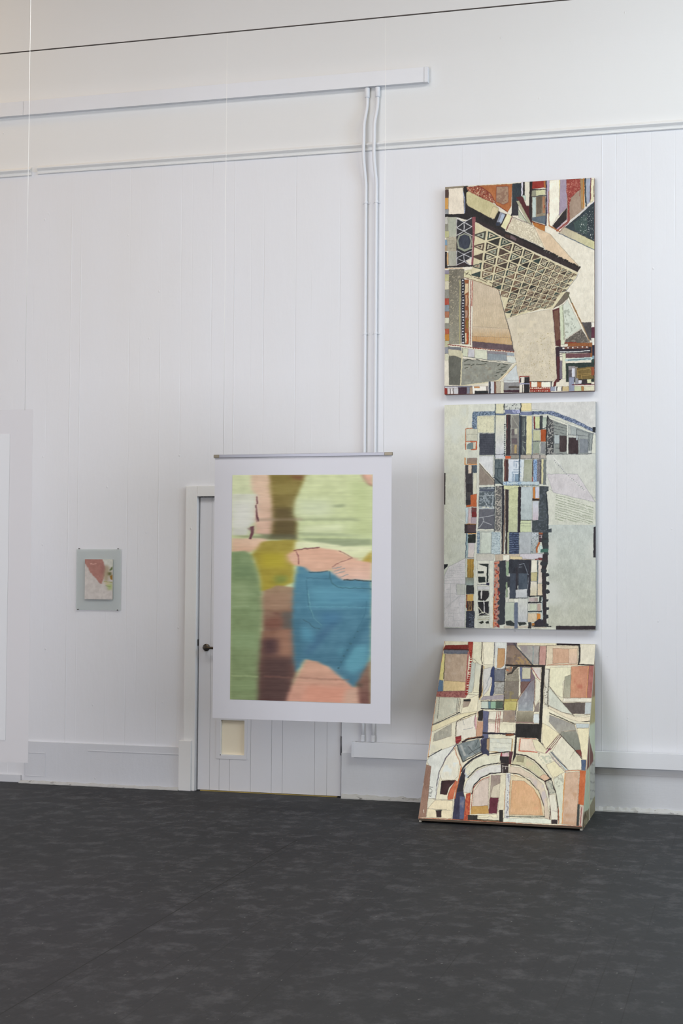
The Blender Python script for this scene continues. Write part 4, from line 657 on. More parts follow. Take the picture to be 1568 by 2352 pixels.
# ---- lower leaning painting: stadium-like arches in cream, rust and black
def art_arches():
    A = Art(1568, 1673, wob=1.8, seed=57); A.edge = ('54443a', 2.2, .6)
    A.run('''
p d2cebb 0 0 1568 0 1568 1673 0 1673
s dcd8c4 60 .5 0 0 1568 0 1568 1673 0 1673
s c4c4b8 40 .62 0 0 1568 0 1568 1673 0 1673
p cdc8b4 250 78 440 80 438 112 262 112
p 6c2420 258 112 440 108 440 150 240 150;l 3c1a1c 12 245 146 440 150
p 606472 245 148 442 152 440 182 244 178
p cfc688 232 180 258 184 240 395 208 388;p 58708c 208 388 240 396 238 480 192 482
g ab9888 b09c8a 256 184 440 182 428 475 244 478;s bcaca0 26 .6 256 184 440 182 428 400 248 400;p cdb78e 248 395 425 405 412 475 240 478
l 3a3430 4 256 184 250 300 244 380
l 9c5c58 12 440 170 420 480;p 95605c 190 482 412 476 440 500 420 532 185 524;s 7c4848 7 .6 190 482 412 476 420 532 185 524
p 8a2a22 440 80 480 78 478 130 470 200 452 200 440 130;h c06a58 3 9 0 444 90 478 90 470 200 455 200
d 8a2824 7 17 466 150 455 300 438 420 428 500;l a84c44 3 478 200 450 400 440 500
p d4d2be 480 80 552 84 552 150 548 250 548 290 538 440 528 510 440 505 470 300 478 200
p b4bab4 468 240 500 260 488 430 470 490 440 490 455 380;g c6c8be d6d2ba 500 250 545 270 530 490 480 490
l 6a6a5c 3 450 218 488 222 520 258
l 4a403a 5 552 84 550 150 546 225 556 262;p 241e20 548 270 560 270 552 400 550 480 536 545 526 530 532 400;l a88a5c 7 566 280 568 400 548 510 530 545
p dcd8c6 556 86 650 84 648 180 640 268 566 265;p c4c4c4 560 300 625 285 632 400 600 470 560 520;m 8a929c 4 600 420 560 500 640 300 590 420
l 4a5068 4 652 84 648 180 640 270;p c8cccc 655 86 750 88 746 300 650 298
p b08c66 680 135 735 138 728 270 700 292 668 290;l 9a6a48 5 732 150 728 260;l 3a3a40 4 650 292 700 306 745 290
p 2e3a60 640 270 655 300 650 480 622 560 615 500 630 420 632 370 618 365 622 310
p 6c707a 652 305 735 300 732 398 652 398;h 585c66 3 9 0 652 305 735 300 732 398 652 398;p 8c8c8a 652 408 732 402 728 500 648 505;l 34343a 5 652 400 735 402;s a4a4a2 10 .6 652 408 732 402 728 500 648 505
p 9a949c 560 520 728 505 726 545 540 548
p 7e6c60 750 90 810 88 840 140 950 262 940 272 740 264;s 635650 24 .5 750 110 840 110 880 262 745 262;s 98805c 14 .6 800 190 900 200 940 268 800 268;r 5c5058 750 88 830 112
p 999694 840 112 1004 112 1000 262 960 262 900 200;s 8c8488 30 .5 840 112 1004 112 1000 262 900 250;l 6a8c90 4 958 118 955 262
l 3c4048 9 805 92 830 130 900 205 955 268;p d0cab2 840 88 1140 92 1140 112 836 112
p b08a84 1010 116 1062 116 1055 268 1004 264;l 2e2628 5 1010 116 1002 264;l 5c4a4a 5 1066 114 1058 270
p c8bca8 1066 114 1320 118 1312 268 1060 272;s b88c7a 40 .4 1120 130 1290 135 1290 250 1110 260;p bd9c86 1115 135 1245 140 1240 250 1112 255;g ccb49c c8b0a0 1240 140 1310 135 1305 255 1240 255;l a05c44 3 1070 268 1180 262 1312 266
p 20181c 1145 94 1330 98 1328 114 1145 110;l 1f2024 12 1322 100 1328 180 1318 262;l 1f2024 8 1318 264 1444 268
p d2cec0 1335 100 1450 102 1444 262 1330 262
p 1c1a1c 736 264 1055 268 1044 420 1022 860 1004 1000 1000 850 1020 420 1025 284 800 282 745 278
l 241c1e 6 738 268 728 500 724 620
p 857468 740 290 792 282 788 330 750 345;s b06840 14 .5 745 285 790 285 780 320 745 320;p 2a2828 800 284 835 284 790 340 750 350 748 340 786 326
p 8a867a 840 290 846 400 740 400 745 355 790 342;p 78716a 740 398 845 398 842 545 732 545;h 68625a 3 9 2 740 290 845 290 842 545 732 545;p a89c5c 730 540 838 540 825 632 726 630;s 8c8050 20 .5 735 480 840 480 830 600 730 600
l d8d8cc 5 848 290 850 400 852 540
p 5c6484 850 285 950 285 955 400 858 400;p b9b7a4 872 290 940 290 934 378 870 380;l b08058 5 942 290 936 375;p 68504c 856 400 935 400 860 500;p 6c5c68 940 300 975 370 965 450 935 400
g 706a74 9098a0 935 402 970 380 965 560 955 635 840 635 842 545;s a8acb4 22 .55 900 480 965 480 955 630 850 630
l 4e2024 4 935 400 850 520 826 570;l 241c20 6 826 570 820 640 818 720;l d8d0c8 8 812 625 814 700
p c8c2c0 955 290 1020 288 1015 390 985 360;l 8c3c40 4 945 290 1012 390;p cfcdbf 982 370 1018 410 1010 540 972 600;l 5a3434 4 974 390 966 560 970 610;p 857c78 970 608 1006 560 1004 640 966 640
p 48423c 540 555 728 552 726 562 540 562
kx 560 618 546 b9c4bc 56 5c7c88 18 84a490 42 44544a 58 a09a60 0
p b0a86c 728 560 830 560 820 630 726 630;l 1c1e20 8 545 618 720 626
p 1d1c1e 524 640 560 625 566 650 556 716 520 716;d 1d1c1e 12 20 540 650 575 655
p 565a78 560 632 606 640 602 780 600 860 590 960 560 985 540 960 550 850 560 760
p d2cfc2 608 640 720 640 718 700 602 710;p a99e94 602 705 720 705 718 728 602 722;p dcd0c6 600 732 700 732 700 812 598 812;p d2ceba 690 740 808 740 805 800 690 815
p 8a7c72 722 635 815 635 812 728 718 722;s a08c78 20 .55 722 635 815 635 812 728 718 722;g 989484 6c6658 830 640 965 640 955 732 824 732;l 8a7470 10 820 725 960 730;r c4ccd0 962 658 1006 732
m 7c2c28 4 670 640 655 812 685 640 672 812 698 640 684 812
p 1a191b 822 736 1020 740 1012 870 980 850 830 845 815 1050 795 1050 812 900
l 26222e 14 560 812 700 818 810 820;p 6c3c24 740 820 805 815 805 832 740 836
p b9937c 520 722 562 720 555 840 505 838;l a06848 4 520 640 506 838
p c5c4b6 192 530 370 535 360 640 160 742;l 4a4a44 3 212 530 200 640 195 700;s b0b4a8 24 .6 190 530 370 535 360 640 160 740
m 3c3230 3 356 535 345 640 370 537 358 642 382 540 370 640 347 650 390 735 358 648 402 726 370 645 412 720
p 9a948a 404 560 460 560 450 595 390 630;p d8d2bc 400 560 524 505 512 640 380 690;r 1c2020 404 544 460 560;p 9a8c80 404 562 458 562 440 600 400 612;l 4a463c 4 155 752 260 705 370 648
p d8d0b2 150 760 380 660 512 640 500 670 340 720 152 805;l 22242a 6 152 752 250 708 375 648
p a09e94 170 820 310 740 305 840 160 885;s b8b4a4 18 .55 170 820 310 740 305 840 160 885;l cfd4dc 5 150 800 140 870 130 990
p d2cec4 345 730 500 665 505 840 420 870 350 845;l 3c3430 5 505 655 400 690 348 725 338 840;l 8a6a70 6 500 670 490 720 495 760
l c0949c 10 502 690 502 780;m 8a8c90 3 400 790 480 770 390 690 410 750
p 7c2428 336 846 385 834 385 875 345 905;l b05450 4 345 870 380 862;l 4a2428 4 345 905 420 870
l 231c20 16 400 885 440 862 500 850 560 845;l 9c5c30 4 420 862 520 842
l b4622c 4 250 80 200 400 160 700 120 1010
p d0d3d0 150 980 340 910 220 1150 180 1340 120 1340 130 1080 110 1040
l 26282c 6 122 1008 180 975 230 945;l 55505c 7 350 900 260 1020 205 1140 190 1240;l 75707c 4 190 1240 180 1350
p d6d4c8 345 930 375 1030 360 1160 330 1190 230 1190 210 1130 270 1010;s cfd8dc 30 .5 260 1050 360 1050 330 1180 220 1180
p 6c767a 352 910 400 890 530 860 548 960 440 1010 402 1046 360 960;s 8c9498 18 .5 352 910 530 870 540 950 420 1020;l 9ca0a0 16 385 915 415 990;m 3c4044 4 440 920 500 985 440 985 545 920 520 870 500 920;l 33383a 7 352 912 400 1046 548 965
p d6d0c0 340 920 400 1050 545 970 550 985 440 1040 395 1095 345 960;l b07450 5 330 930 350 990 385 1080
l 25252d 13 552 985 480 1020 420 1070 385 1120
l 343450 16 545 870 560 940 600 985
p 2c3048 560 860 612 850 606 980 560 985 540 950;p 9c8468 590 860 612 855 606 960 590 940
p c8cac0 615 855 790 855 785 965 610 962;s bcc2c0 20 .5 615 855 790 855 785 965 610 962;m 9a9a90 3 620 890 780 895 640 930 760 932;l b0803c 4 612 962 700 966 765 962;l 1c1a1e 8 608 978 700 968 770 962
p d7c9bc 850 855 980 858 1060 940 1060 970 900 960 840 950;s cdb0a0 30 .55 850 860 980 860 1050 940 850 940;l b05c44 8 858 860 848 950;l b86c58 9 845 952 990 962;l b0604c 4 860 850 980 856;p d3ceb4 950 860 1000 870 1070 950 1060 975 980 950
l 2a2224 5 1000 870 1080 940;l a08050 7 795 860 785 990 780 1080
p c4a8b0 700 985 740 970 765 972 760 1000 700 1005
l 7c2c34 12 708 970 706 1000;p 3c1c22 648 1008 690 1000 690 1045 655 1045;p 201c20 690 1000 768 1000 768 1062 700 1050;p 4a2430 768 960 800 960 780 1060 768 1060
p ccccbc 545 1000 700 985 690 1045 560 1080 450 1140 395 1180 420 1100 480 1030
s a8b4c4 20 .5 400 1080 470 1080 440 1180 390 1180
l 1f1f22 7 440 1170 500 1105 560 1075 640 1060 710 1050
p c9cac8 500 1120 600 1075 705 1060 705 1130 620 1130 540 1170 480 1240 460 1290 400 1288 430 1200;s bcb4bc 30 .5 500 1120 705 1070 705 1130 540 1170
l 1d1c1f 8 705 1130 620 1135 540 1175 490 1230 470 1300
r 2a2224 704 1056 762 1132;m c8c4c0 4 718 1070 718 1128 718 1075 760 1080 740 1080 740 1100
l 25201f 9 820 980 900 990 970 1030 1040 1100 1100 1180 1140 1290 1158 1420 1158 1500
p bebb9e 822 992 900 1002 960 1040 1030 1110 1060 1150 1030 1180 960 1120 880 1070 790 1060;p 8f8c74 830 990 890 995 880 1045 830 1040;s c8b8a0 24 .5 880 1000 960 1040 1040 1140 980 1130 900 1070
l 25221f 7 780 1062 850 1072 920 1105 1000 1165 1060 1200
p c8bbab 775 1075 860 1090 960 1150 1040 1220 1070 1330 1088 1500 1040 1480 1050 1400 1010 1270 930 1170 850 1140 770 1130;s b4acb4 28 .5 860 1090 1040 1220 1080 1400 1050 1400 950 1200
l 26201a 6 765 1130 850 1140 930 1190 1000 1270 1040 1370 1050 1470;l a87030 3 800 1145 900 1175
p c6a890 1040 1140 1068 1148 1098 1175 1052 1195 1010 1160;l 24201f 12 1052 1196 1100 1172
p b0b0a4 1060 1200 1105 1185 1130 1290 1080 1300;s 8c9088 12 .55 1060 1200 1105 1185 1130 1290 1080 1300
l 3a2224 7 1050 1195 1080 1280 1095 1360 1092 1500;p d2d0c4 1085 1300 1130 1300 1150 1420 1150 1500 1105 1500 1095 1400;r 2a2024 1104 1498 1150 1532;l a05030 5 1160 1400 1160 1530
m 9c8c8c 3 1105 1430 1150 1432
p d6d0b4 1060 1060 1140 1030 1220 1110 1120 1170 1090 1130;s b4b8a8 14 .55 1000 990 1120 990 1100 1050 1040 1060;p cec6b8 1100 1000 1150 1000 1200 1060 1170 1080;p c9ccbe 1120 1180 1180 1130 1200 1180 1195 1530 1170 1530 1160 1400 1135 1260
s a8a89c 10 .66 1120 1150 1200 1150 1190 1240 1140 1240
p b8c4c8 1090 960 1110 960 1240 1105 1220 1110;l 3a3438 6 1100 960 1170 1040 1245 1106;l 7c7480 5 1085 970 1150 1050 1215 1120
p d7d0b4 1030 730 1090 760 1170 820 1060 945 1030 880
p d2cfc0 1178 830 1290 945 1345 1010 1340 1100 1240 1104 1110 960;l 8c8878 3 1300 930 1250 1010
m 5c3230 4 1160 822 1064 940 1172 828 1078 945 1184 834 1092 948;l 7c4458 9 1062 965 1095 935
p c8c6bc 1050 300 1084 300 1075 480 1085 600 1045 580;s 77756c 7 .7 1048 420 1080 420 1085 600 1045 590;l 3c3c38 5 1060 300 1086 300 1082 400 1070 560 1080 600
l 3c3a34 6 1080 600 1180 660 1280 700 1350 718 1412 716;p d3cbb8 1075 612 1085 600 1180 640 1290 680 1412 670 1412 710 1320 720 1200 680;l 6a6458 4 1080 590 1180 640 1300 672 1412 660
l 3c3a34 7 1088 650 1180 690 1290 738
p bfc3ba 1090 450 1150 520 1270 662 1180 640 1082 590 1078 480;l 4a463c 4 1085 440 1170 545 1275 662
p d5d3bc 1092 285 1260 285 1250 350 1195 400 1195 530 1150 510 1090 440
g 949688 a4a090 1210 360 1258 345 1255 530 1195 530;G bc8c70 b07c68 1260 280 1400 272 1385 528 1252 530;s a46050 40 .5 1280 290 1350 290 1345 528 1280 528;p 96605c 1400 272 1444 270 1424 528 1385 528;l c08c60 5 1395 280 1380 528
p d2cfc4 1200 532 1424 530 1420 560 1190 562;p 564e4c 1190 568 1370 565 1365 655 1270 655;p b0b8bc 1372 565 1420 562 1412 655 1365 660
p d0ccba 1270 668 1412 664 1412 680 1290 680
g 8a8a8a 9a9890 1090 665 1180 700 1290 745 1300 790 1210 790 1170 820 1085 720;g 84867e 6e736c 1180 800 1300 790 1335 900 1335 940 1290 945 1175 820;l 3a3a34 5 1300 735 1325 850 1340 945
p 6c3430 1290 945 1335 938 1345 1005
p b2bcc0 1295 732 1402 735 1398 768 1305 770;p d6d0b4 1305 772 1400 770 1385 1020 1350 1020
l 2c2420 5 1170 820 1290 945 1345 1015
r 465876 1340 1022 1378 1104;l c08850 3 1378 1020 1376 1104;l b0643c 5 1215 1110 1340 1104
p b05e36 1328 1108 1376 1106 1362 1382 1314 1372
g bfa490 bca08c 1215 1122 1322 1116 1310 1370 1300 1542 1186 1535;s b08c70 34 .5 1200 1122 1322 1120 1300 1540 1186 1530;l c88c4c 6 1212 1130 1200 1300 1188 1530
p 2e3434 1312 1372 1326 1374 1320 1545 1300 1545;p b9aaa0 1328 1385 1362 1385 1352 1600 1322 1560;l 7a2430 5 1342 1400 1330 1560
p 2a2a44 420 1090 395 1120 360 1210 340 1300 315 1510 405 1515 430 1400 405 1290 400 1200;p 1e1c26 395 1120 420 1150 400 1280 350 1290
p 4c5474 375 1320 415 1325 410 1500 372 1500;s 7c7c88 20 .5 375 1320 415 1325 405 1480 380 1480
p b45c3c 425 1300 462 1290 452 1520 405 1520;s 9a3c2c 12 .5 425 1300 462 1290 452 1520 410 1520
l b4643c 9 385 1090 375 1150 350 1250 336 1340;p b86648 340 1195 355 1200 322 1345 278 1350 280 1300
p 30191e 232 1196 345 1192 290 1250 270 1310 216 1306;l 20222e 5 230 1200 218 1300;l 8a3c34 4 345 1190 300 1260 278 1330
l 8c8478 3 165 1345 280 1348 320 1356;p d8ceb4 178 1352 320 1356 310 1500 108 1490 120 1420;p 281a1e 182 1434 230 1436 225 1490 190 1490;l 6c6860 3 108 1422 300 1434
l 2c3c3c 4 180 1434 232 1434
g 86685c 8a6e60 105 1070 145 1082 120 1350 105 1490 42 1494 60 1360;m d8d4cc 4 82 1220 78 1240 85 1430 88 1455
m 2c2c2c 3 128 1250 160 1252 132 1262 150 1266 130 1275 130 1268 152 1276 150 1286 128 1290 150 1292 128 1302 150 1304 127 1312 148 1316 128 1322 145 1326
p d0cabc 480 1260 530 1200 600 1165 612 1160 605 1400 600 1440 470 1430;l 8c3028 4 465 1430 485 1250 540 1190 612 1162
p c6b8b0 490 1280 540 1200 606 1172 600 1395 480 1410;p b08c50 470 1400 600 1392 610 1455 462 1462
g 8c7c78 a49c90 625 1150 700 1150 695 1325 615 1325;p c4bcac 640 1240 720 1200 690 1325 620 1325;p 551e30 614 1328 684 1330 672 1455 606 1455
p cfcab6 700 1150 745 1140 735 1420 680 1440;l b07c4c 4 745 1180 735 1300 728 1420
p c6c8c8 745 1130 780 1130 770 1500 728 1500;s 8c8c98 9 .6 755 1140 775 1140 762 1500 740 1500
p d0c4a8 780 1150 900 1170 1000 1270 1046 1400 1050 1470 770 1470;g c9a07c c8a480 790 1190 890 1195 960 1250 1015 1340 1040 1465 775 1462;s caa47c 40 .5 800 1200 950 1240 1020 1440 800 1440;s d09c7c 30 .5 960 1280 1040 1460 950 1460
l a8784c 4 960 1250 1010 1340 1022 1460;l b8844c 4 775 1190 770 1460;l 2a3430 5 745 1476 900 1480 1050 1476
p d1d6cc 722 1490 1060 1490 1100 1500 1100 1530 720 1522
p 20201e 440 1468 515 1470 515 1500 690 1510 690 1425 720 1430 718 1525 440 1510;p d8d4bc 518 1472 670 1462 680 1490 640 1490 620 1475 590 1490 520 1490;l 8c7c5c 4 520 1508 700 1516;r 20201e 690 1425 718 1520
l 8c4426 6 42 1498 300 1505 700 1524 1000 1540 1345 1550
''')
    return A, [(250, 79), (1451, 101), (1346, 1552), (42, 1500)]

# ---- painted flanks of the leaning work (sheet: x across depth, y down)
def art_flank():
    A = Art(500, 1000, sc=.5, wob=2.5, seed=77)
    A.run('''
p b9c0a4 0 0 500 0 500 1000 0 1000
p 8c6c4c 0 0 500 0 500 330 250 330 0 200
l c8a030 16 30 280 250 420;p a9a070 0 280 500 300 500 460 0 420
p bfc8ae 0 440 500 460 500 640 0 620;p 6c382c 200 480 420 640 430 690 180 690;p 8a9498 0 560 140 560 130 690 0 680
l 1f3028 8 150 430 300 640
l 7a3a2c 12 0 700 200 680
p b8c4a6 0 710 300 690 260 940 100 930
p b4b4a8 300 690 500 680 500 900 300 900;h 6a6a64 6 50 -12 300 690 500 680 500 920 300 920
p 8c8468 0 900 200 930 500 900 500 1000 0 1000;s 5c4c34 16 .5 0 900 200 930 200 1000 0 1000
''')
    return A, [(0, 0), (500, 0), (500, 1000), (0, 1000)]

# ---- hanging print: motion-smeared torso in denim on pale film
def art_torso():
    A = Art(1568, 2316, sc=.5, wob=3.5, seed=91)
    A.run('''
p c0cea2 0 0 1568 0 1568 2316 0 2316
g cdd8b4 c8d4b2 180 210 400 210 400 380 180 380
g d6b9a6 d4aea0 340 210 495 210 515 340 522 440 520 560 528 600 518 690 495 705 375 700 385 380 350 330
g ccd3cc ced3d4 180 372 392 372 388 480 378 600 330 640 320 710 180 712
o d3d8dc 20 190 450 340 450 330 650 190 650
g dcbcaa d8ae98 180 735 480 738 470 770 420 810 320 855 180 860
g 82722c 6a5a28 492 210 790 210 760 300 720 380 700 440 690 520 720 600 715 745 480 745 520 690 530 600 512 420 505 300
o 5c4c20 16 530 480 710 500 725 740 520 740
o 8a7c38 14 500 290 740 300 700 380 510 380;o 7a4c28 10 660 215 790 215 760 260 690 250
g 9a8a2a ac9c26 440 760 715 745 700 830 690 1010 690 1090 620 1130 430 1170 420 1060 380 920 350 870
o b2a41e 18 420 860 640 860 630 980 430 980;o 7c8c34 14 540 1040 640 1040 640 1100 540 1110
g 7b976c 7c9266 170 850 300 838 350 880 395 1000 425 1160 435 1330 425 1500 408 2070 165 2070
O 92ab80 18 .7 180 1100 330 1100 330 1300 180 1300;O 6c8a62 14 .6 190 960 350 940 370 1060 190 1060;O 8aa87c 18 .6 180 1500 400 1500 400 1640 180 1640
O 86a073 12 .6 180 1900 400 1900 400 1990 170 1990
g a08468 7c5448 440 1170 560 1118 690 1140 690 1500 440 1500
o 9c7a64 20 450 1200 660 1180 660 1320 450 1320;o 6c4438 8 530 1340 580 1340 580 1370 530 1370;o 5c5450 10 600 1340 690 1340 690 1480 600 1480
o 7c4c3e 14 450 1400 600 1380 600 1470 450 1470
g 8c604c 543232 432 1500 690 1480 695 1750 712 1830 630 2072 402 2072 410 1800
o 9a6c58 20 560 1500 690 1480 690 1700 560 1700;o 4a2c30 18 440 1560 560 1560 560 1680 440 1700;o 4e3230 20 430 1700 690 1720 640 2060 420 2060
g c4d0a4 bccd9c 735 400 700 460 690 540 725 610 725 745 1335 780 1338 210 790 210 760 300 725 380
o c3d0b2 30 720 420 1000 420 1000 560 720 560;o b7c793 25 1150 240 1330 300 1330 700 1200 700;o cfdbb8 20 760 640 1100 620 1100 680 760 690
O 8c9a78 7 .8 740 575 1200 572 1240 592 740 592;O 708068 5 .6 800 735 1330 745 1330 790 1100 800 720 745;O 6c7c64 7 .6 1020 462 1110 460 1110 478 1020 480;O 8c9c80 8 .7 740 690 1100 700 1300 720 1100 720 740 715
O 6c7458 5 .7 190 712 720 728 720 748 480 745;O 5c604c 5 .6 400 700 715 705 715 730 460 730;O 9a8878 6 .6 380 575 760 570 760 590 380 595
g d8a898 d2a090 1256 210 1340 210 1340 312 1300 285 1270 250;l 7a3c3c 8 1258 215 1275 258 1300 288 1338 310
g d8dfbe cfd8ae 705 768 900 772 1100 800 1335 810 1335 880 1255 915 1170 895 1060 838 900 812 700 828
g d4a28e d8aa96 640 872 700 832 900 812 1060 838 1170 895 1240 905 1080 925 1010 985 960 1005 880 1010 810 1010 735 965 680 950
o dcb09e 16 640 870 700 860 700 940 650 930
p b49a38 1275 895 1335 830 1335 940 1255 920
g d8a894 d6b0a6 1170 905 1335 938 1330 1080 1180 1072 1095 1085 1040 1060 1000 1010 1010 970 1080 930
g 3f80a4 3a7294 725 958 780 975 830 1012 985 1005 1050 1050 1100 1082 1200 1072 1330 1085 1325 1690 1280 1790 1215 1920 1190 1960 1150 1945 1090 1890 980 1800 880 1742 780 1722 745 1790 708 1840 690 1600 680 1400 690 1160
o 4d93b6 26 820 1130 1150 1140 1200 1280 850 1300;o 4a8fb4 20 900 1160 1330 1180 1330 1260 950 1260
o 2c608c 18 860 1560 1010 1400 1100 1360 900 1600 820 1690 780 1690;o 3573a0 20 900 1340 1080 1340 1060 1420 930 1460
o 4f98b8 16 1060 1640 1300 1600 1300 1760 1180 1860 1100 1800;o 2f6888 14 690 1400 760 1400 760 1700 700 1780;o 418ab0 18 760 1440 850 1500 850 1600 760 1560
o 2f6a8c 10 1150 1560 1230 1460 1330 1350 1330 1400 1200 1600 1080 1790 1040 1780
o 5ba0ba 8 880 1745 980 1790 1100 1880 1150 1930 1060 1890 900 1780
g cf9f8a cd9182 735 1840 790 1725 880 1742 980 1790 1100 1890 1190 1960 1215 1945 1232 2090 630 2070 660 1980
o c89684 12 740 1850 950 1840 1000 1920 720 1910;O d8907c 16 .8 800 1940 1150 1960 1100 2080 760 2070;O c9a494 10 .8 1120 1980 1215 1960 1225 2090 1090 2090
g 8a6c58 6c3e3a 1325 1720 1280 1790 1212 1920 1232 2095 1322 2095
o 4a3a30 8 1205 1925 1250 1925 1250 1950 1205 1950
''')
    img = A.c; sc = A.sc
    n = vnoise(A.xx/900, A.yy/5, 5)*.5+vnoise(A.xx/400, A.yy/14, 6)*.5
    bl = blur1(img, 16*sc, 1); bl = blur1(bl, 4*sc, 0); wide = blur1(bl, 40*sc, 1)
    k = np.clip((n-.45)*2.4, 0, 1)[..., None]; up = np.clip((1150-A.yy)/500, 0, 1)[..., None]*.5+.35
    A.c = bl*(1-k*up)+wide*k*up
    A.c = np.clip(A.c + ((vnoise(A.xx/260, A.yy/6, 8)-.5)*.035+(vnoise(A.xx/500, A.yy/23, 18)-.5)*.04)[..., None] + ((vnoise(A.xx/60, A.yy/10, 9)-.5)*.03)[..., None], 0, 1)
    A.wob = 1.5
    A.run('''
l 5c2c38 9 392 400 396 450;l 5a2c3a 10 385 470 392 530 402 592;l 8c5c60 5 390 395 388 600;p 6c3c4a 335 645 370 635 365 690 345 742 325 742 342 690;O 6c4450 5 .6 312 655 372 640 360 700
l 8a5048 7 695 838 780 822 905 812;l 74404a 5 905 812 800 816 735 832;l 7c3c44 6 715 845 732 880 735 948;m 8a5454 5 1060 838 1130 870 1130 870 1170 900 1170 900 1080 930 1080 930 1005 975
m 7c8c9c 5 1085 970 1010 985 1110 985 1020 1005 1110 1005 1030 1030 1140 1030 1070 1055
l 25485c 6 820 1015 900 1012 970 1005;m 2a6080 4 800 1060 985 1070 985 1070 985 1020;l 2a3c44 9 1100 1078 1200 1078 1330 1090;l 4a94b0 4 1010 1125 1120 1135 1240 1140
l 2f6880 7 985 1010 1000 1100 1060 1140 1330 1152;l 2a6484 5 800 1080 800 1150 820 1300 850 1380 915 1450;l 68aabc 4 812 1160 828 1310 860 1390 918 1448;l 2c5c74 5 770 1400 820 1430 860 1470 910 1478;l 3a7c9c 4 840 1440 900 1465
d 24566c 6 45 1215 1500 1130 1650 1060 1800;l 2f6c8c 5 1290 1250 1280 1350 1200 1510 1070 1790
O 5ca4c4 3 .7 800 1292 1325 1300 1325 1306 800 1298;O 9ab48c 3 .6 180 1290 330 1292 330 1300 180 1298;O 8a5c50 4 .5 450 1860 1150 1890 1150 1902 450 1872;O b0c494 3 .5 180 1855 400 1860 400 1872 180 1866
''')
    A.c = blur1(blur1(A.c, 4*sc, 1), 1.6, 0)
    g = A.c.mean(2, keepdims=True); A.c = np.clip(A.c*.86+g*.14+.012, 0, 1)
    return A, [(191, 218), (1338, 213), (1321, 2090), (171, 2053)]

# ---- small study on the left
def art_small():
    A = Art(1568, 1960, sc=.3, wob=9, seed=101)
    A.run('''
g bdb7b6 c0bcbd 0 0 1568 0 1568 1960 0 1960
g c2c4c0 c4c6c2 830 500 1080 500 1080 720 900 700
p a4756e 440 520 840 520 870 640 905 740 890 880 830 1080 790 1090 700 980 560 820 500 700 430 600
o 8c5a58 30 830 640 900 740 880 900 820 880;O 9c7068 40 .6 500 560 700 560 760 900 640 860
l d4a8a0 14 570 640 640 652 700 640
o a0947c 24 900 680 970 690 1000 850 960 1020 880 1040 870 940;p 5c6c40 1000 760 1060 700 1070 770 1000 800;o 5c5c34 14 960 830 1040 830 1030 900 970 890
p 8a6420 1005 900 1070 880 1070 1000 1010 990;l 8a8c50 14 880 1040 1070 1060;o a8b480 18 930 1100 1070 1080 1060 1240 960 1220;l 7c8c58 16 910 1130 1010 1150;o c0b48c 20 860 1060 1000 1050 960 1120
s c8c4c4 60 .5 440 900 1060 1200 1060 1440 440 1440
''')
    A.c = blur1(blur1(A.c, 3, 1), 2, 0)
    return A, [(450, 540), (1066, 545), (1060, 1440), (440, 1434)]
# ------------------------------------------------------------------ room shell
struct(box('floor', RX0, RX1, RY0, .3, -.12, 0, M['floor']))
struct(box('ceiling', RX0, RX1, RY0, .3, RZ1, RZ1+.15, M['ceiling']))
struct(box('wall_left', RX0-.2, RX0, RY0, .3, 0, RZ1, M['wallplain']))
bm = bmesh.new()
ys = sorted([RY0, .3]+[v for p in WIN for v in p])
for a, c in zip(ys, ys[1:]):
    if any(abs(a-p[0]) < 1e-6 and abs(c-p[1]) < 1e-6 for p in WIN):
        add_box(bm, RX1, RX1+.25, a, c, 0, WIN_Z[0]); add_box(bm, RX1, RX1+.25, a, c, WIN_Z[1], RZ1)
    else: add_box(bm, RX1, RX1+.25, a, c, 0, RZ1)
struct(fin(bm, 'wall_right', M['wallplain']))
for k, (a, c) in enumerate(WIN):
    bm = bmesh.new(); t = .05; z0, z1 = WIN_Z
    for q in ((a, a+t, z0, z1), (c-t, c, z0, z1), (a, c, z0, z0+t), (a, c, z1-t, z1), ((a+c)/2-.02, (a+c)/2+.02, z0, z1),
              (a, c, z0+1.05, z0+1.09), (a, c, z0+2.1, z0+2.14)):
        add_box(bm, RX1+.12, RX1+.17, *q)
    struct(fin(bm, 'window_%d' % (k+1), M['wallplain']))

def added_fill_frame(name, x, y, r):
    bm = bmesh.new()
    for q in ((x-r-.1, x+r+.1, y-r-.1, y-r), (x-r-.1, x+r+.1, y+r, y+r+.1), (x-r-.1, x-r, y-r, y+r), (x+r, x+r+.1, y-r, y+r)):
        add_box(bm, *q, RZ1-.06, RZ1)
    struct(fin(bm, name, M['wallplain']))
added_fill_frame('window_4', 1.2, -4.0, 1.3); added_fill_frame('window_5', -3.6, -4.6, 1.3)  # frames made up around the added overhead fill lights

# board-lined back wall, seams pressed into (or ridged out of) the sheet
DX0, DX1, DZ1 = -3.756, -2.703, 2.062
BZ = 4.45
seams = [-5.21, -5.06, -4.945, -4.76, -4.683, -4.455, -4.30, -4.22, -4.06, -3.906, -3.824, -3.675, -3.57, -3.504, -3.382, -3.288,
         -3.108, -3.054, -2.934, -2.80, -2.735, -2.352, -2.18, -2.033, -1.973, -1.883, -1.755, -1.654, -1.484, -1.419, -1.332,
         -1.24, -1.10, -.945, -.852, -.789, -.698, -.629, -.532, -.473]
strong = {-4.76: -1, -4.30: 1, -4.06: -1, -3.675: 1.2, -3.504: -1, -3.288: 1, -2.735: 1, -2.18: 1, -.852: .9, -.945: -1, -4.683: -.8,
          -3.054: 1, -3.906: .7, -1.883: .6, -.629: .7, -.789: .8, -.473: .6}
x = -.38
while x < RX1-.1: seams.append(round(x, 3)); x += random.choice((.09, .12, .15))
x = -5.33
while x > RX0+.1: seams.append(round(x, 3)); x -= random.choice((.09, .12, .15))
seams = sorted(set(seams))
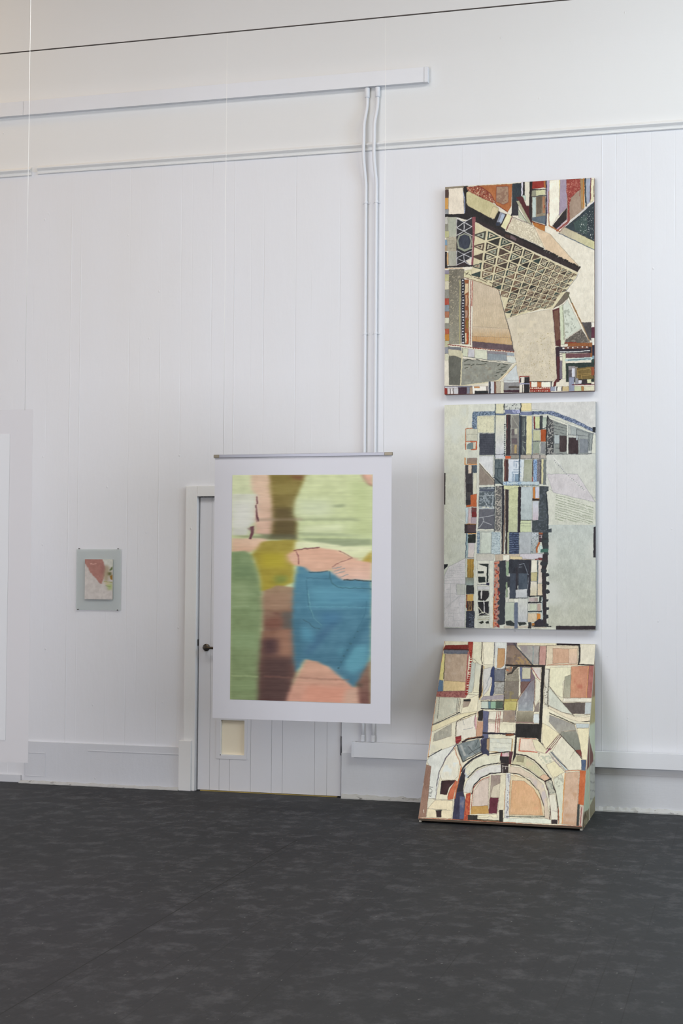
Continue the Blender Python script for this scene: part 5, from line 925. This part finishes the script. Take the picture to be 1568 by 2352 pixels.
zs = list(np.linspace(0, DZ1, 50))+list(np.linspace(DZ1, BZ, 56))[1:]
cols = [(RX0, None), (RX1, None), (DX0, None), (DX1, None)]
for sx in seams:
    if min(abs(sx-DX0), abs(sx-DX1)) < .008: continue
    cols += [(sx-.0042, None), (sx, sx), (sx+.0042, None)]
cols.sort()
bm = bmesh.new(); grid = []
for i, (cx, sid) in enumerate(cols):
    col = []
    for z in zs:
        y = 0.0
        if sid is not None:
            st = strong.get(sid, 0); base = st if st else (.25 if (hash(round(sid*1000)) % 3) else -.35)
            v = float(vnoise(np.array([z*2.3]), np.array([sid*50]), 9)[0]); v2 = float(vnoise(np.array([z*9.]), np.array([sid*31]), 4)[0])
            y = base*.0024*(max(0, min(1, (v-.4)*2.2)) if not st else max(.1, min(1, (v-.2)*1.6)))*(.5+.9*v2)
        col.append(bm.verts.new((cx, y, z)))
    grid.append(col)
for i in range(len(cols)-1):
    for j in range(len(zs)-1):
        xm = (cols[i][0]+cols[i+1][0])/2; zm = (zs[j]+zs[j+1])/2
        if DX0 < xm < DX1 and zm < DZ1: continue
        bm.faces.new((grid[i][j], grid[i+1][j], grid[i+1][j+1], grid[i][j+1]))
for q in ((RX0, DX0, 0, RZ1), (DX1, RX1, 0, RZ1), (DX0, DX1, DZ1, RZ1)):
    add_box(bm, q[0], q[1], .012, .28, q[2], q[3])
me = bpy.data.meshes.new('wall_back'); bm.to_mesh(me); bm.free(); struct(link('wall_back', me, M['board']))
struct(box('wall_upper', RX0, RX1, -.002, .011, BZ, RZ1, M['plaster']))

# picture rail, skirting and the chipped bead along the floor
rail = [(-.001, 4.432), (-.012, 4.434), (-.014, 4.440), (-.010, 4.445), (-.014, 4.455), (-.026, 4.466), (-.030, 4.470), (-.030, 4.478), (-.012, 4.484), (-.008, 4.494), (-.001, 4.495)]
struct(extrude_x('trim_1', rail, -5.035, RX1, M['trim']))
struct(extrude_x('trim_2', [(y, z-.006) for y, z in rail], RX0, -5.085, M['trim']))
bm = bmesh.new(); add_box(bm, -5.07, -3.872, -.018, -.0005, 0, .297); add_box(bm, -4.57, -3.872, -.021, -.0178, .245, .252)
for q in ((-5.067, -5.063, .058, .21), (-4.906, -4.901, .05, .23), (-5.06, -4.905, .05, .054), (-5.04, -4.905, .215, .219)):
    add_box(bm, q[0], q[1], -.0205, -.0178, q[2], q[3])
struct(fin(bm, 'baseboard_left', M['skirt'], bev=.0012))
bm = bmesh.new(); add_box(bm, DX1+.004, RX1, -.014, -.0005, 0, .304); add_box(bm, -.98, RX1, -.016, -.0138, .235, .24)
struct(fin(bm, 'baseboard_right', M['skirt'], bev=.0012))
def bead(name, x0, x1, h):
    bm = bmesh.new(); n = int((x1-x0)/.025); rows = []
    for i in range(n+1):
        x = x0+(x1-x0)*i/n; r = random.Random(i*7+int(x0*10)); a = h*(.75+.5*r.random()); w_ = .022+.012*r.random()
        rows.append([bm.verts.new(p) for p in ((x, -.012, 0), (x, -.012, a), (x, -.017-w_*.3, a*.92), (x, -.017-w_, a*.3), (x, -.018-w_, 0))])
    for A_, B_ in zip(rows, rows[1:]):
        for k in range(4): bm.faces.new((A_[k], A_[k+1], B_[k+1], B_[k]))
    bm.faces.new(rows[0]); bm.faces.new(rows[-1][::-1])
    return struct(fin(bm, name, M['grubby']))
bead('trim_3', -5.10, -3.875, .019); bead('trim_4', DX1+.01, RX1, .026)
struct(box('trim_5', RX0, -5.10, -.016, -.0005, 0, .052, M['skirt'], bev=.002))
bm = bmesh.new(); add_box(bm, -3.845, -3.760, -.022, 0, 0, 2.132); add_box(bm, -3.760, -2.66, -.022, 0, 2.058, 2.132)
struct(fin(bm, 'trim_6', M['trim'], bev=.003))
struct(box('trim_7', -3.874, -3.782, -.038, -.001, 0, .349, M['trim'], bev=.004))
struct(box('trim_8', DX0-.003, DX1+.003, .10, .115, 0, DZ1, M['gap']))

# ------------------------------------------------------------------ door
M['light_strip'], _ = new_mat('painted_light_strip', 'a8924e', .5, .3)  # yellow colour standing in for light under the door
door = empty('door_1', (DX0, .02, 0), 'white plank door with small low opening, partly behind hanging print', 'door'); door['kind'] = 'structure'
for k in ('label', 'category'): del door[k]
LY = .014
pl = [DX0+.006]+[W(px, 1780, LY)[0] for px in (481, 503, 527, 575, 623, 648, 722, 750)]+[DX1-.006]
ox0, oz1 = W(506, 1652, LY); ox1, oz0 = W(561, 1737, LY); oz1 = .497
bm = bmesh.new()
for a, c in zip(pl, pl[1:]):
    cuts = sorted({a, c, *[v for v in (ox0, ox1) if a < v < c]})
    for i, (p, q) in enumerate(zip(cuts, cuts[1:])):
        g0 = .0008 if p == a else 0; g1 = .0008 if q == c else 0
        mid = (p+q)/2
        rs = [(.007, oz0), (oz1, DZ1-.008)] if ox0 < mid < ox1 else [(.007, DZ1-.008)]
        for z0, z1 in rs: add_box(bm, p+g0, q-g1, LY, LY+.03, z0, z1)
fin(bm, 'leaf', M['door'], door)
bm = bmesh.new()      # backing of the leaf behind the plank joints
for q in ((DX0+.004, ox0, .012, DZ1-.006), (ox1, DX1-.004, .012, DZ1-.006), (ox0, ox1, .012, oz0), (ox0, ox1, oz1, DZ1-.006)):
    add_box(bm, q[0], q[1], LY+.031, LY+.036, q[2], q[3])
fin(bm, 'leaf_backing', M['gap'], door)
fx0, fz1 = W(497, 1652, LY); fx1, fz0 = W(567, 1745, LY)
bm = bmesh.new()
for q in ((fx0, ox0, fz0, oz1+.02), (ox1, fx1, fz0, oz1+.02), (ox0, ox1, fz0, oz0), (ox0, ox1, oz1, oz1+.02)):
    add_box(bm, q[0], q[1], LY-.004, LY+.004, q[2], q[3])
fr_ = fin(bm, 'opening_frame', M['door'], door)
bm = bmesh.new(); t = .006
for q in ((ox0-.001, ox0+t, oz0, oz1), (ox0, ox1, oz0-.001, oz0+t)):
    add_box(bm, q[0], q[1], LY-.003, LY+.016, q[2], q[3])
fin(bm, 'opening_lining', M['trim'], door)
pn = box('low_panel', ox0-.01, ox1+.01, LY+.016, LY+.022, oz0-.01, oz1+.01, M['cream'], door)
pn['label'] = 'cream board seen through the opening'
box('light_strip', DX0+.03, DX1-.03, LY-.012, LY+.02, .0005, .0045, M['light_strip'], door)  # added strip, coloured like light leaking through the gap below the leaf
hx, hz = W(474, 1487, LY)
bm = bmesh.new(); sweep(bm, [(hx, LY, hz), (hx, LY-.004, hz), (hx, LY-.009, hz)], [.026, .026, .023], 28)
rose = fin(bm, 'handle_rose', M['steel'], door, 0, True)
tube('door_handle', [(hx, LY-.006, hz), (hx, LY-.03, hz), (hx, LY-.05, hz), (hx+.008, LY-.058, hz), (hx+.03, LY-.060, hz), (hx+.075, LY-.060, hz-.001), (hx+.115, LY-.058, hz-.002)],
     [.010, .010, .0095, .0095, .009, .0088, .0082], M['steel'], door).parent = rose
lx, lz = W(453, 1475, 0)
box('latch', DX0+.0005, DX0+.0045, .004, .012, lz-.025, lz+.02, M['gap'], door)
for z0 in (.285, 1.75): tube('hinge', [(DX1-.001, .006, z0), (DX1-.001, .006, z0+.13)], .008, M['hinge'], door)

# ------------------------------------------------------------------ cable ducts and conduits
yz = 4.868, 4.972
duct = empty('cable_duct', (-2.2, -.02, 4.87), 'long white plastic cable duct high on the wall above the picture rail', 'cable duct')
jx = W(60, 250)[0]
box('duct_body', RX0+.01, -2.135, -.040, -.0025, yz[0]+.002, yz[1]-.002, M['duct'], duct)
for a, c in ((RX0+.01, jx-.001), (jx+.001, -2.137)):
    box('duct_lid', a, c, -.047, -.0405, yz[0], yz[1], M['duct'], duct, .0015)
box('end_cap', -2.136, -2.110, -.0490, -.0022, yz[0]-.002, yz[1]+.002, M['duct'], duct, .003)
d2 = empty('cable_duct', (-2.6, -.03, .285), 'low white cable duct running right from the door, behind the leaning artwork', 'cable duct')
box('duct_body', -2.612, RX1-.01, -.048, -.0145, .287, .383, M['duct'], d2)
box('duct_lid', -2.600, RX1-.01, -.056, -.0485, .284, .386, M['duct'], d2, .0015)
box('end_cap', -2.618, -2.599, -.058, -.0143, .282, .388, M['duct'], d2, .002)
for nm, cx in (('left', -2.541), ('right', -2.467)):
    c = empty('conduit', (cx, -.02, .39), 'white conduit pipe down the wall, %s one of the pair' % nm, 'pipe', 'pair of white conduits between the cable ducts')
    P = [(cx, -.022, 4.866), (cx, -.022, 4.77)]
    for k in range(1, 9):
        t = k/8; s_ = t*t*(3-2*t); P.append((cx-.017*s_, -.022-.026*s_, 4.77-.19*t))
    P.append((cx-.018, -.049, 4.40))
    for k in range(1, 9):
        t = k/8; s_ = t*t*(3-2*t); P.append((cx-.018+.011*s_, -.049+.027*s_, 4.40-.22*t))
    P += [(cx-.007, -.022, z) for z in (4.0, 3.0, 2.0, 1.0, .5)]+[(cx-.008, -.022, .389)]
    tube('pipe', P, .0118, M['duct'], c, 18)
    tube('collar', [(cx, -.022, 4.866), (cx, -.022, 4.862), (cx, -.022, 4.80), (cx, -.022, 4.797)], [.0175, .0185, .0175, .015], M['duct'], c, 18)
    for py in (467, 767, 1300):
        z = W(839, py)[1]
        bm = bmesh.new(); add_box(bm, cx-.007-.026, cx-.007+.026, -.004, -.0005, z-.007, z+.007)
        sweep(bm, [(cx-.007, -.022, z-.007), (cx-.007, -.022, z+.007)], .0145, 18)
        fin(bm, 'saddle', M['duct'], c)
    tube('coupling', [(cx-.008, -.022, .389), (cx-.008, -.022, .391), (cx-.008, -.022, .428), (cx-.008, -.022, .43)], .0150, M['duct'], c, 18)

# ------------------------------------------------------------------ artworks
def quad_art(name, art, corners3, nu, nv, mat, parent, pig=1.1, tone=(1.03, 1.01, .95)):
    A_, crn = art(); rgb = np.clip(lin(sample(A_, crn, nu, nv))*pig*np.array(tone), 0, .92).astype(np.float32)
    u, v = np.meshgrid(np.linspace(0, 1, nu), np.linspace(0, 1, nv)); u = u[..., None]; v = v[..., None]
    TL, TR, BR, BL = [np.array(p, float) for p in corners3]
    co = (TL*(1-u)+TR*u)*(1-v)+(BL*(1-u)+BR*u)*v
    return mesh_grid(name, co, rgb, mat, parent)
def mesh_grid(name, co, rgb, mat, parent):
    nv, nu = co.shape[:2]
    if parent is not None: co = co-np.array(parent.location)
    i = np.arange(nu*nv, dtype=np.int32).reshape(nv, nu)
    q = np.stack([i[1:, :-1], i[1:, 1:], i[:-1, 1:], i[:-1, :-1]], -1).reshape(-1)
    me = bpy.data.meshes.new(name); nf = len(q)//4
    me.vertices.add(nu*nv); me.vertices.foreach_set('co', co.astype(np.float32).ravel())
    me.loops.add(len(q)); me.loops.foreach_set('vertex_index', q)
    me.polygons.add(nf); me.polygons.foreach_set('loop_start', np.arange(0, nf*4, 4, dtype=np.int32))
    me.polygons.foreach_set('loop_total', np.full(nf, 4, np.int32)); me.update(calc_edges=True)
    at = me.color_attributes.new('pigment', 'FLOAT_COLOR', 'POINT')
    c4 = np.ones((nu*nv, 4), np.float32); c4[:, :3] = rgb.reshape(-1, 3); at.data.foreach_set('color', c4.ravel())
    return link(name, me, mat, parent)
def wall_painting(name, label, art, tl, br, depth, sidemat, nu=430, nv=620, pig=1.08):
    y = -depth; x0, z1 = W(*tl, y); x1, z0 = W(*br, y)
    r = empty(name, ((x0+x1)/2, 0, z0), label, 'painting')
    box('stretcher', x0, x1, y+.001, -.002, z0, z1, sidemat, r, .0015)
    quad_art('canvas', art, [(x0, y, z1), (x1, y, z1), (x1, y, z0), (x0, y, z0)], nu, nv, M['art'], r, pig)
    return r
wall_painting('painting', 'abstract painting with pierced triangle lattice block, highest of the three at right', art_lattice, (1022, 429.5), (1364.6, 897.5), .042, M['redside'])
wall_painting('painting', 'pale grey-green abstract painting with slate column of blocks, in the middle of the three', art_column, (1020.5, 930.2), (1367.6, 1447.5), .042, M['mixside'], 430, 640, 1.2)

M['darkwood'], _ = new_mat('stained_batten', '5a4c3e', .8)
# leaning work: front canvas on two painted flanks
lean = empty('leaning_artwork', (-1.485, -.42, 0), 'arched abstract canvas leaning from floor to wall, cream rust and black', 'painting')
XL, XR = -1.985, -.985
fb, ft = (-.822, .026), (-.03, 1.076)            # front face bottom and top as (y, z)
dv = np.array([ft[0]-fb[0], ft[1]-fb[1]]); dv /= np.hypot(*dv); nrm = np.array([dv[1], -dv[0]])   # towards the wall side
t = .018
bk = [(fb[0]+nrm[0]*t, fb[1]+nrm[1]*t), (ft[0]+nrm[0]*t, ft[1]+nrm[1]*t)]
fo = [(fb[0]+nrm[0]*.0012, fb[1]+nrm[1]*.0012), (ft[0]+nrm[0]*.0012, ft[1]+nrm[1]*.0012)]
quad_art('canvas', art_arches, [(XL, ft[0], ft[1]), (XR, ft[0], ft[1]), (XR, fb[0], fb[1]), (XL, fb[0], fb[1])], 430, 560, M['art'], lean, 1.12)
bm = bmesh.new()
A_ = [bm.verts.new((XL, *p)) for p in (fo[0], fo[1], bk[1], bk[0])]; B_ = [bm.verts.new((XR, *p)) for p in (fo[0], fo[1], bk[1], bk[0])]
for k in range(4): bm.faces.new((A_[k], A_[(k+1) % 4], B_[(k+1) % 4], B_[k]))
bm.faces.new(A_); bm.faces.new(B_[::-1]); fin(bm, 'front_panel', M['sidecanvas'], lean)
def zline(y): return bk[0][1]+(y-bk[0][0])*(bk[1][1]-bk[0][1])/(bk[1][0]-bk[0][0])-.001
def flank(xa, xb, art):
    prof = [(-.800, 0.0), (-.060, 0.0), (-.060, zline(-.060)), (-.797, max(zline(-.797), .012))]
    bm = bmesh.new(); P = [bm.verts.new((xa, *p)) for p in prof]; Q = [bm.verts.new((xb, *p)) for p in prof]
    for k in range(4): bm.faces.new((P[k], P[(k+1) % 4], Q[(k+1) % 4], Q[k]))
    bm.faces.new(P); bm.faces.new(Q[::-1]); f = fin(bm, 'flank', M['sidecanvas'], lean)
    if art:
        A2, _ = art_flank(); nu, nv = 90, 150; yy = np.linspace(-.800, -.060, nu); co = np.zeros((nv, nu, 3)); g = np.zeros((nv, nu, 3))
        for i, y in enumerate(yy):
            zt = max(zline(y), .012)
            for j in range(nv):
                z = zt*(1-j/(nv-1)); co[j, i] = (max(xa, xb)+.0008, y, z)
                sx = int(min((y+.8)/.74*500*.5, A2.W-1)); sy = int(min((1.06-z)/1.06*1000*.5, A2.H-1)); g[j, i] = A2.c[sy, sx]
        mesh_grid('painted_side', co, np.clip(lin(np.clip(g, 0, 1))*1.15, 0, .9).astype(np.float32), M['art'], lean)
        box('side_batten', max(xa, xb), max(xa, xb)+.005, -.416, -.406, 0, zline(-.416)-.01, M['sidecanvas'], lean).parent = f
    return f
flank(XR-.016, XR-.001, True); flank(XL+.001, XL+.016, False)
box('cross_rail', XL+.017, XR-.017, -.70, -.66, .02, .06, M['wood'], lean)
box('bottom_batten', XL+.004, XR-.004, fb[0]+.002, fb[0]+.018, fb[1]-.013, fb[1]-.001, M['darkwood'], lean)

# hanging print
HX0, HX1, HZ0, HZ1, HY = -3.270, -2.119, .615, 2.258, -1.0
sheet = empty('hanging_print', ((HX0+HX1)/2, HY, HZ0), 'large hanging print of a torso in blue shorts, in front of the door', 'print')
def film_sheet(nm, x0, x1, z0, z1, y, mat, parent, bow=.004, thick=.0009, n=28):
    bm = bmesh.new(); R_ = []
    for s_ in (0, 1):
        g = []
        for i in range(n+1):
            col = []
            for j in range(n+1):
                u, v = i/n, j/n; yy = y+thick*s_+bow*math.sin(math.pi*u)*(1-v)**2*0+bow*.5*math.sin(2.2*math.pi*u+.6)*(1-v)*v
                col.append(bm.verts.new((x0+(x1-x0)*u, yy, z0+(z1-z0)*v)))
            g.append(col)
        R_.append(g)
    for g in R_:
        for i in range(n):
            for j in range(n): bm.faces.new((g[i][j], g[i+1][j], g[i+1][j+1], g[i][j+1]))
    for e in range(n):
        for a, c in (((e, 0), (e+1, 0)), ((e, n), (e+1, n)), ((0, e), (0, e+1)), ((n, e), (n, e+1))):
            bm.faces.new((R_[0][a[0]][a[1]], R_[0][c[0]][c[1]], R_[1][c[0]][c[1]], R_[1][a[0]][a[1]]))
    return fin(bm, nm, mat, parent, 0, False)
film_sheet('film', HX0+.002, HX1-.002, HZ0, HZ1, HY, M['film'], sheet, 0)
pc = [(533.6, 1091.2), (855.5, 1089.8), (850.7, 1616.5), (528.0, 1606.2)]
quad_art('picture', art_torso, [(*[W(*p, HY-.0012)[0]], HY-.0012, W(*p, HY-.0012)[1]) for p in pc], 420, 680, M['print'], sheet, 1.12, (1.07, 1.04, .92))
bar = box('top_bar', HX0+.032, HX1-.045, HY-.008, HY+.008, HZ1-.008, HZ1+.012, M['bar'], sheet, .002)
for a, c in ((HX0-.004, HX0+.033), (HX1-.046, HX1+.004)):
    box('bar_end', a, c, HY-.009, HY+.009, HZ1-.008, HZ1+.012, M['brass'], sheet, .002).parent = bar
WZ = 4.968
for x_, l_ in ((-3.212, 'left'), (-2.172, 'right')):
    o = tube('hanging_thread', [(x_, HY, HZ1+.012), (x_, HY, 3.4), (x_, HY, WZ)], .0011, M['thread'], None, 6)
    tag(o, 'thin clear thread from cable to %s end of the torso print bar' % l_, 'thread', 'threads holding the torso print')
def cable(y, label):
    o = tube('cable', [(RX0+.01, y, WZ+.006), (-4, y, WZ+.002), (0, y, WZ+.004), (RX1-.01, y, WZ+.006)], .0042, M['wire'], None, 8)
    tag(o, label, 'cable')
cable(HY, 'dark steel cable stretched across the top of the room')
cable(-2.9, 'second dark steel cable nearer the viewer holding the pale sheet thread')

# pale sheet cut by the left edge of the view
LXa, LXb, LZa, LZb, LYy = -4.71, -3.562, .556, 2.365, -2.9
ls = empty('hanging_sheet', ((LXa+LXb)/2, LYy, LZa), 'pale hanging film sheet at the left edge, nearest the viewer', 'print')
film_sheet('film', LXa, LXb, LZa, LZb, LYy, M['film_left'], ls, 0)
M['palecolour'], _ = new_mat('washed_out_print', 'd6d8dc', .5)
box('picture', LXa+.13, -3.690, LYy-.0016, LYy-.0004, LZa+.11, 2.238, M['palecolour'], ls)
for x_, l_ in ((-3.608, 'right'), (-4.66, 'left')):
    o = tube('hanging_thread', [(x_, LYy, LZb-.005), (x_, LYy, 3.6), (x_, LYy, WZ)], .0011, M['thread'], None, 6)
    tag(o, 'thin clear thread on the %s corner of the pale left-edge sheet' % l_, 'thread', 'threads holding the pale sheet')

# small study pinned to the wall
sx0, sz1 = W(177, 1261.5); sx1, sz0 = W(278, 1402)
st = empty('pinned_study', ((sx0+sx1)/2, 0, sz0), 'small pink and green study on frosted film pinned left of the door', 'picture')
film_sheet('film', sx0, sx1, sz0, sz1, -.010, M['film_far'], st, .002, .0012, 10)
cr = [(194.9, 1284.5), (258.6, 1284.8), (258.0, 1377.0), (194.3, 1376.0)]
c3 = [(W(*p, -.022)[0], -.022, W(*p, -.022)[1]) for p in cr]
quad_art('picture', art_small, c3, 130, 190, M['print'], st, 1.15)
box('backing_board', c3[0][0]+.001, c3[1][0]-.001, -.0215, -.0115, c3[2][2]+.001, c3[0][2]-.001, M['sidecanvas'], st)
for px, py in ((181.5, 1260), (271, 1260.3), (179, 1400), (269.5, 1401.3)):
    x_, z_ = W(px, py, -.014)
    tube('pin', [(x_, -.001, z_), (x_, -.013, z_), (x_, -.014, z_), (x_, -.018, z_)], [.0015, .0015, .0042, .0038], M['pin'], st, 10)
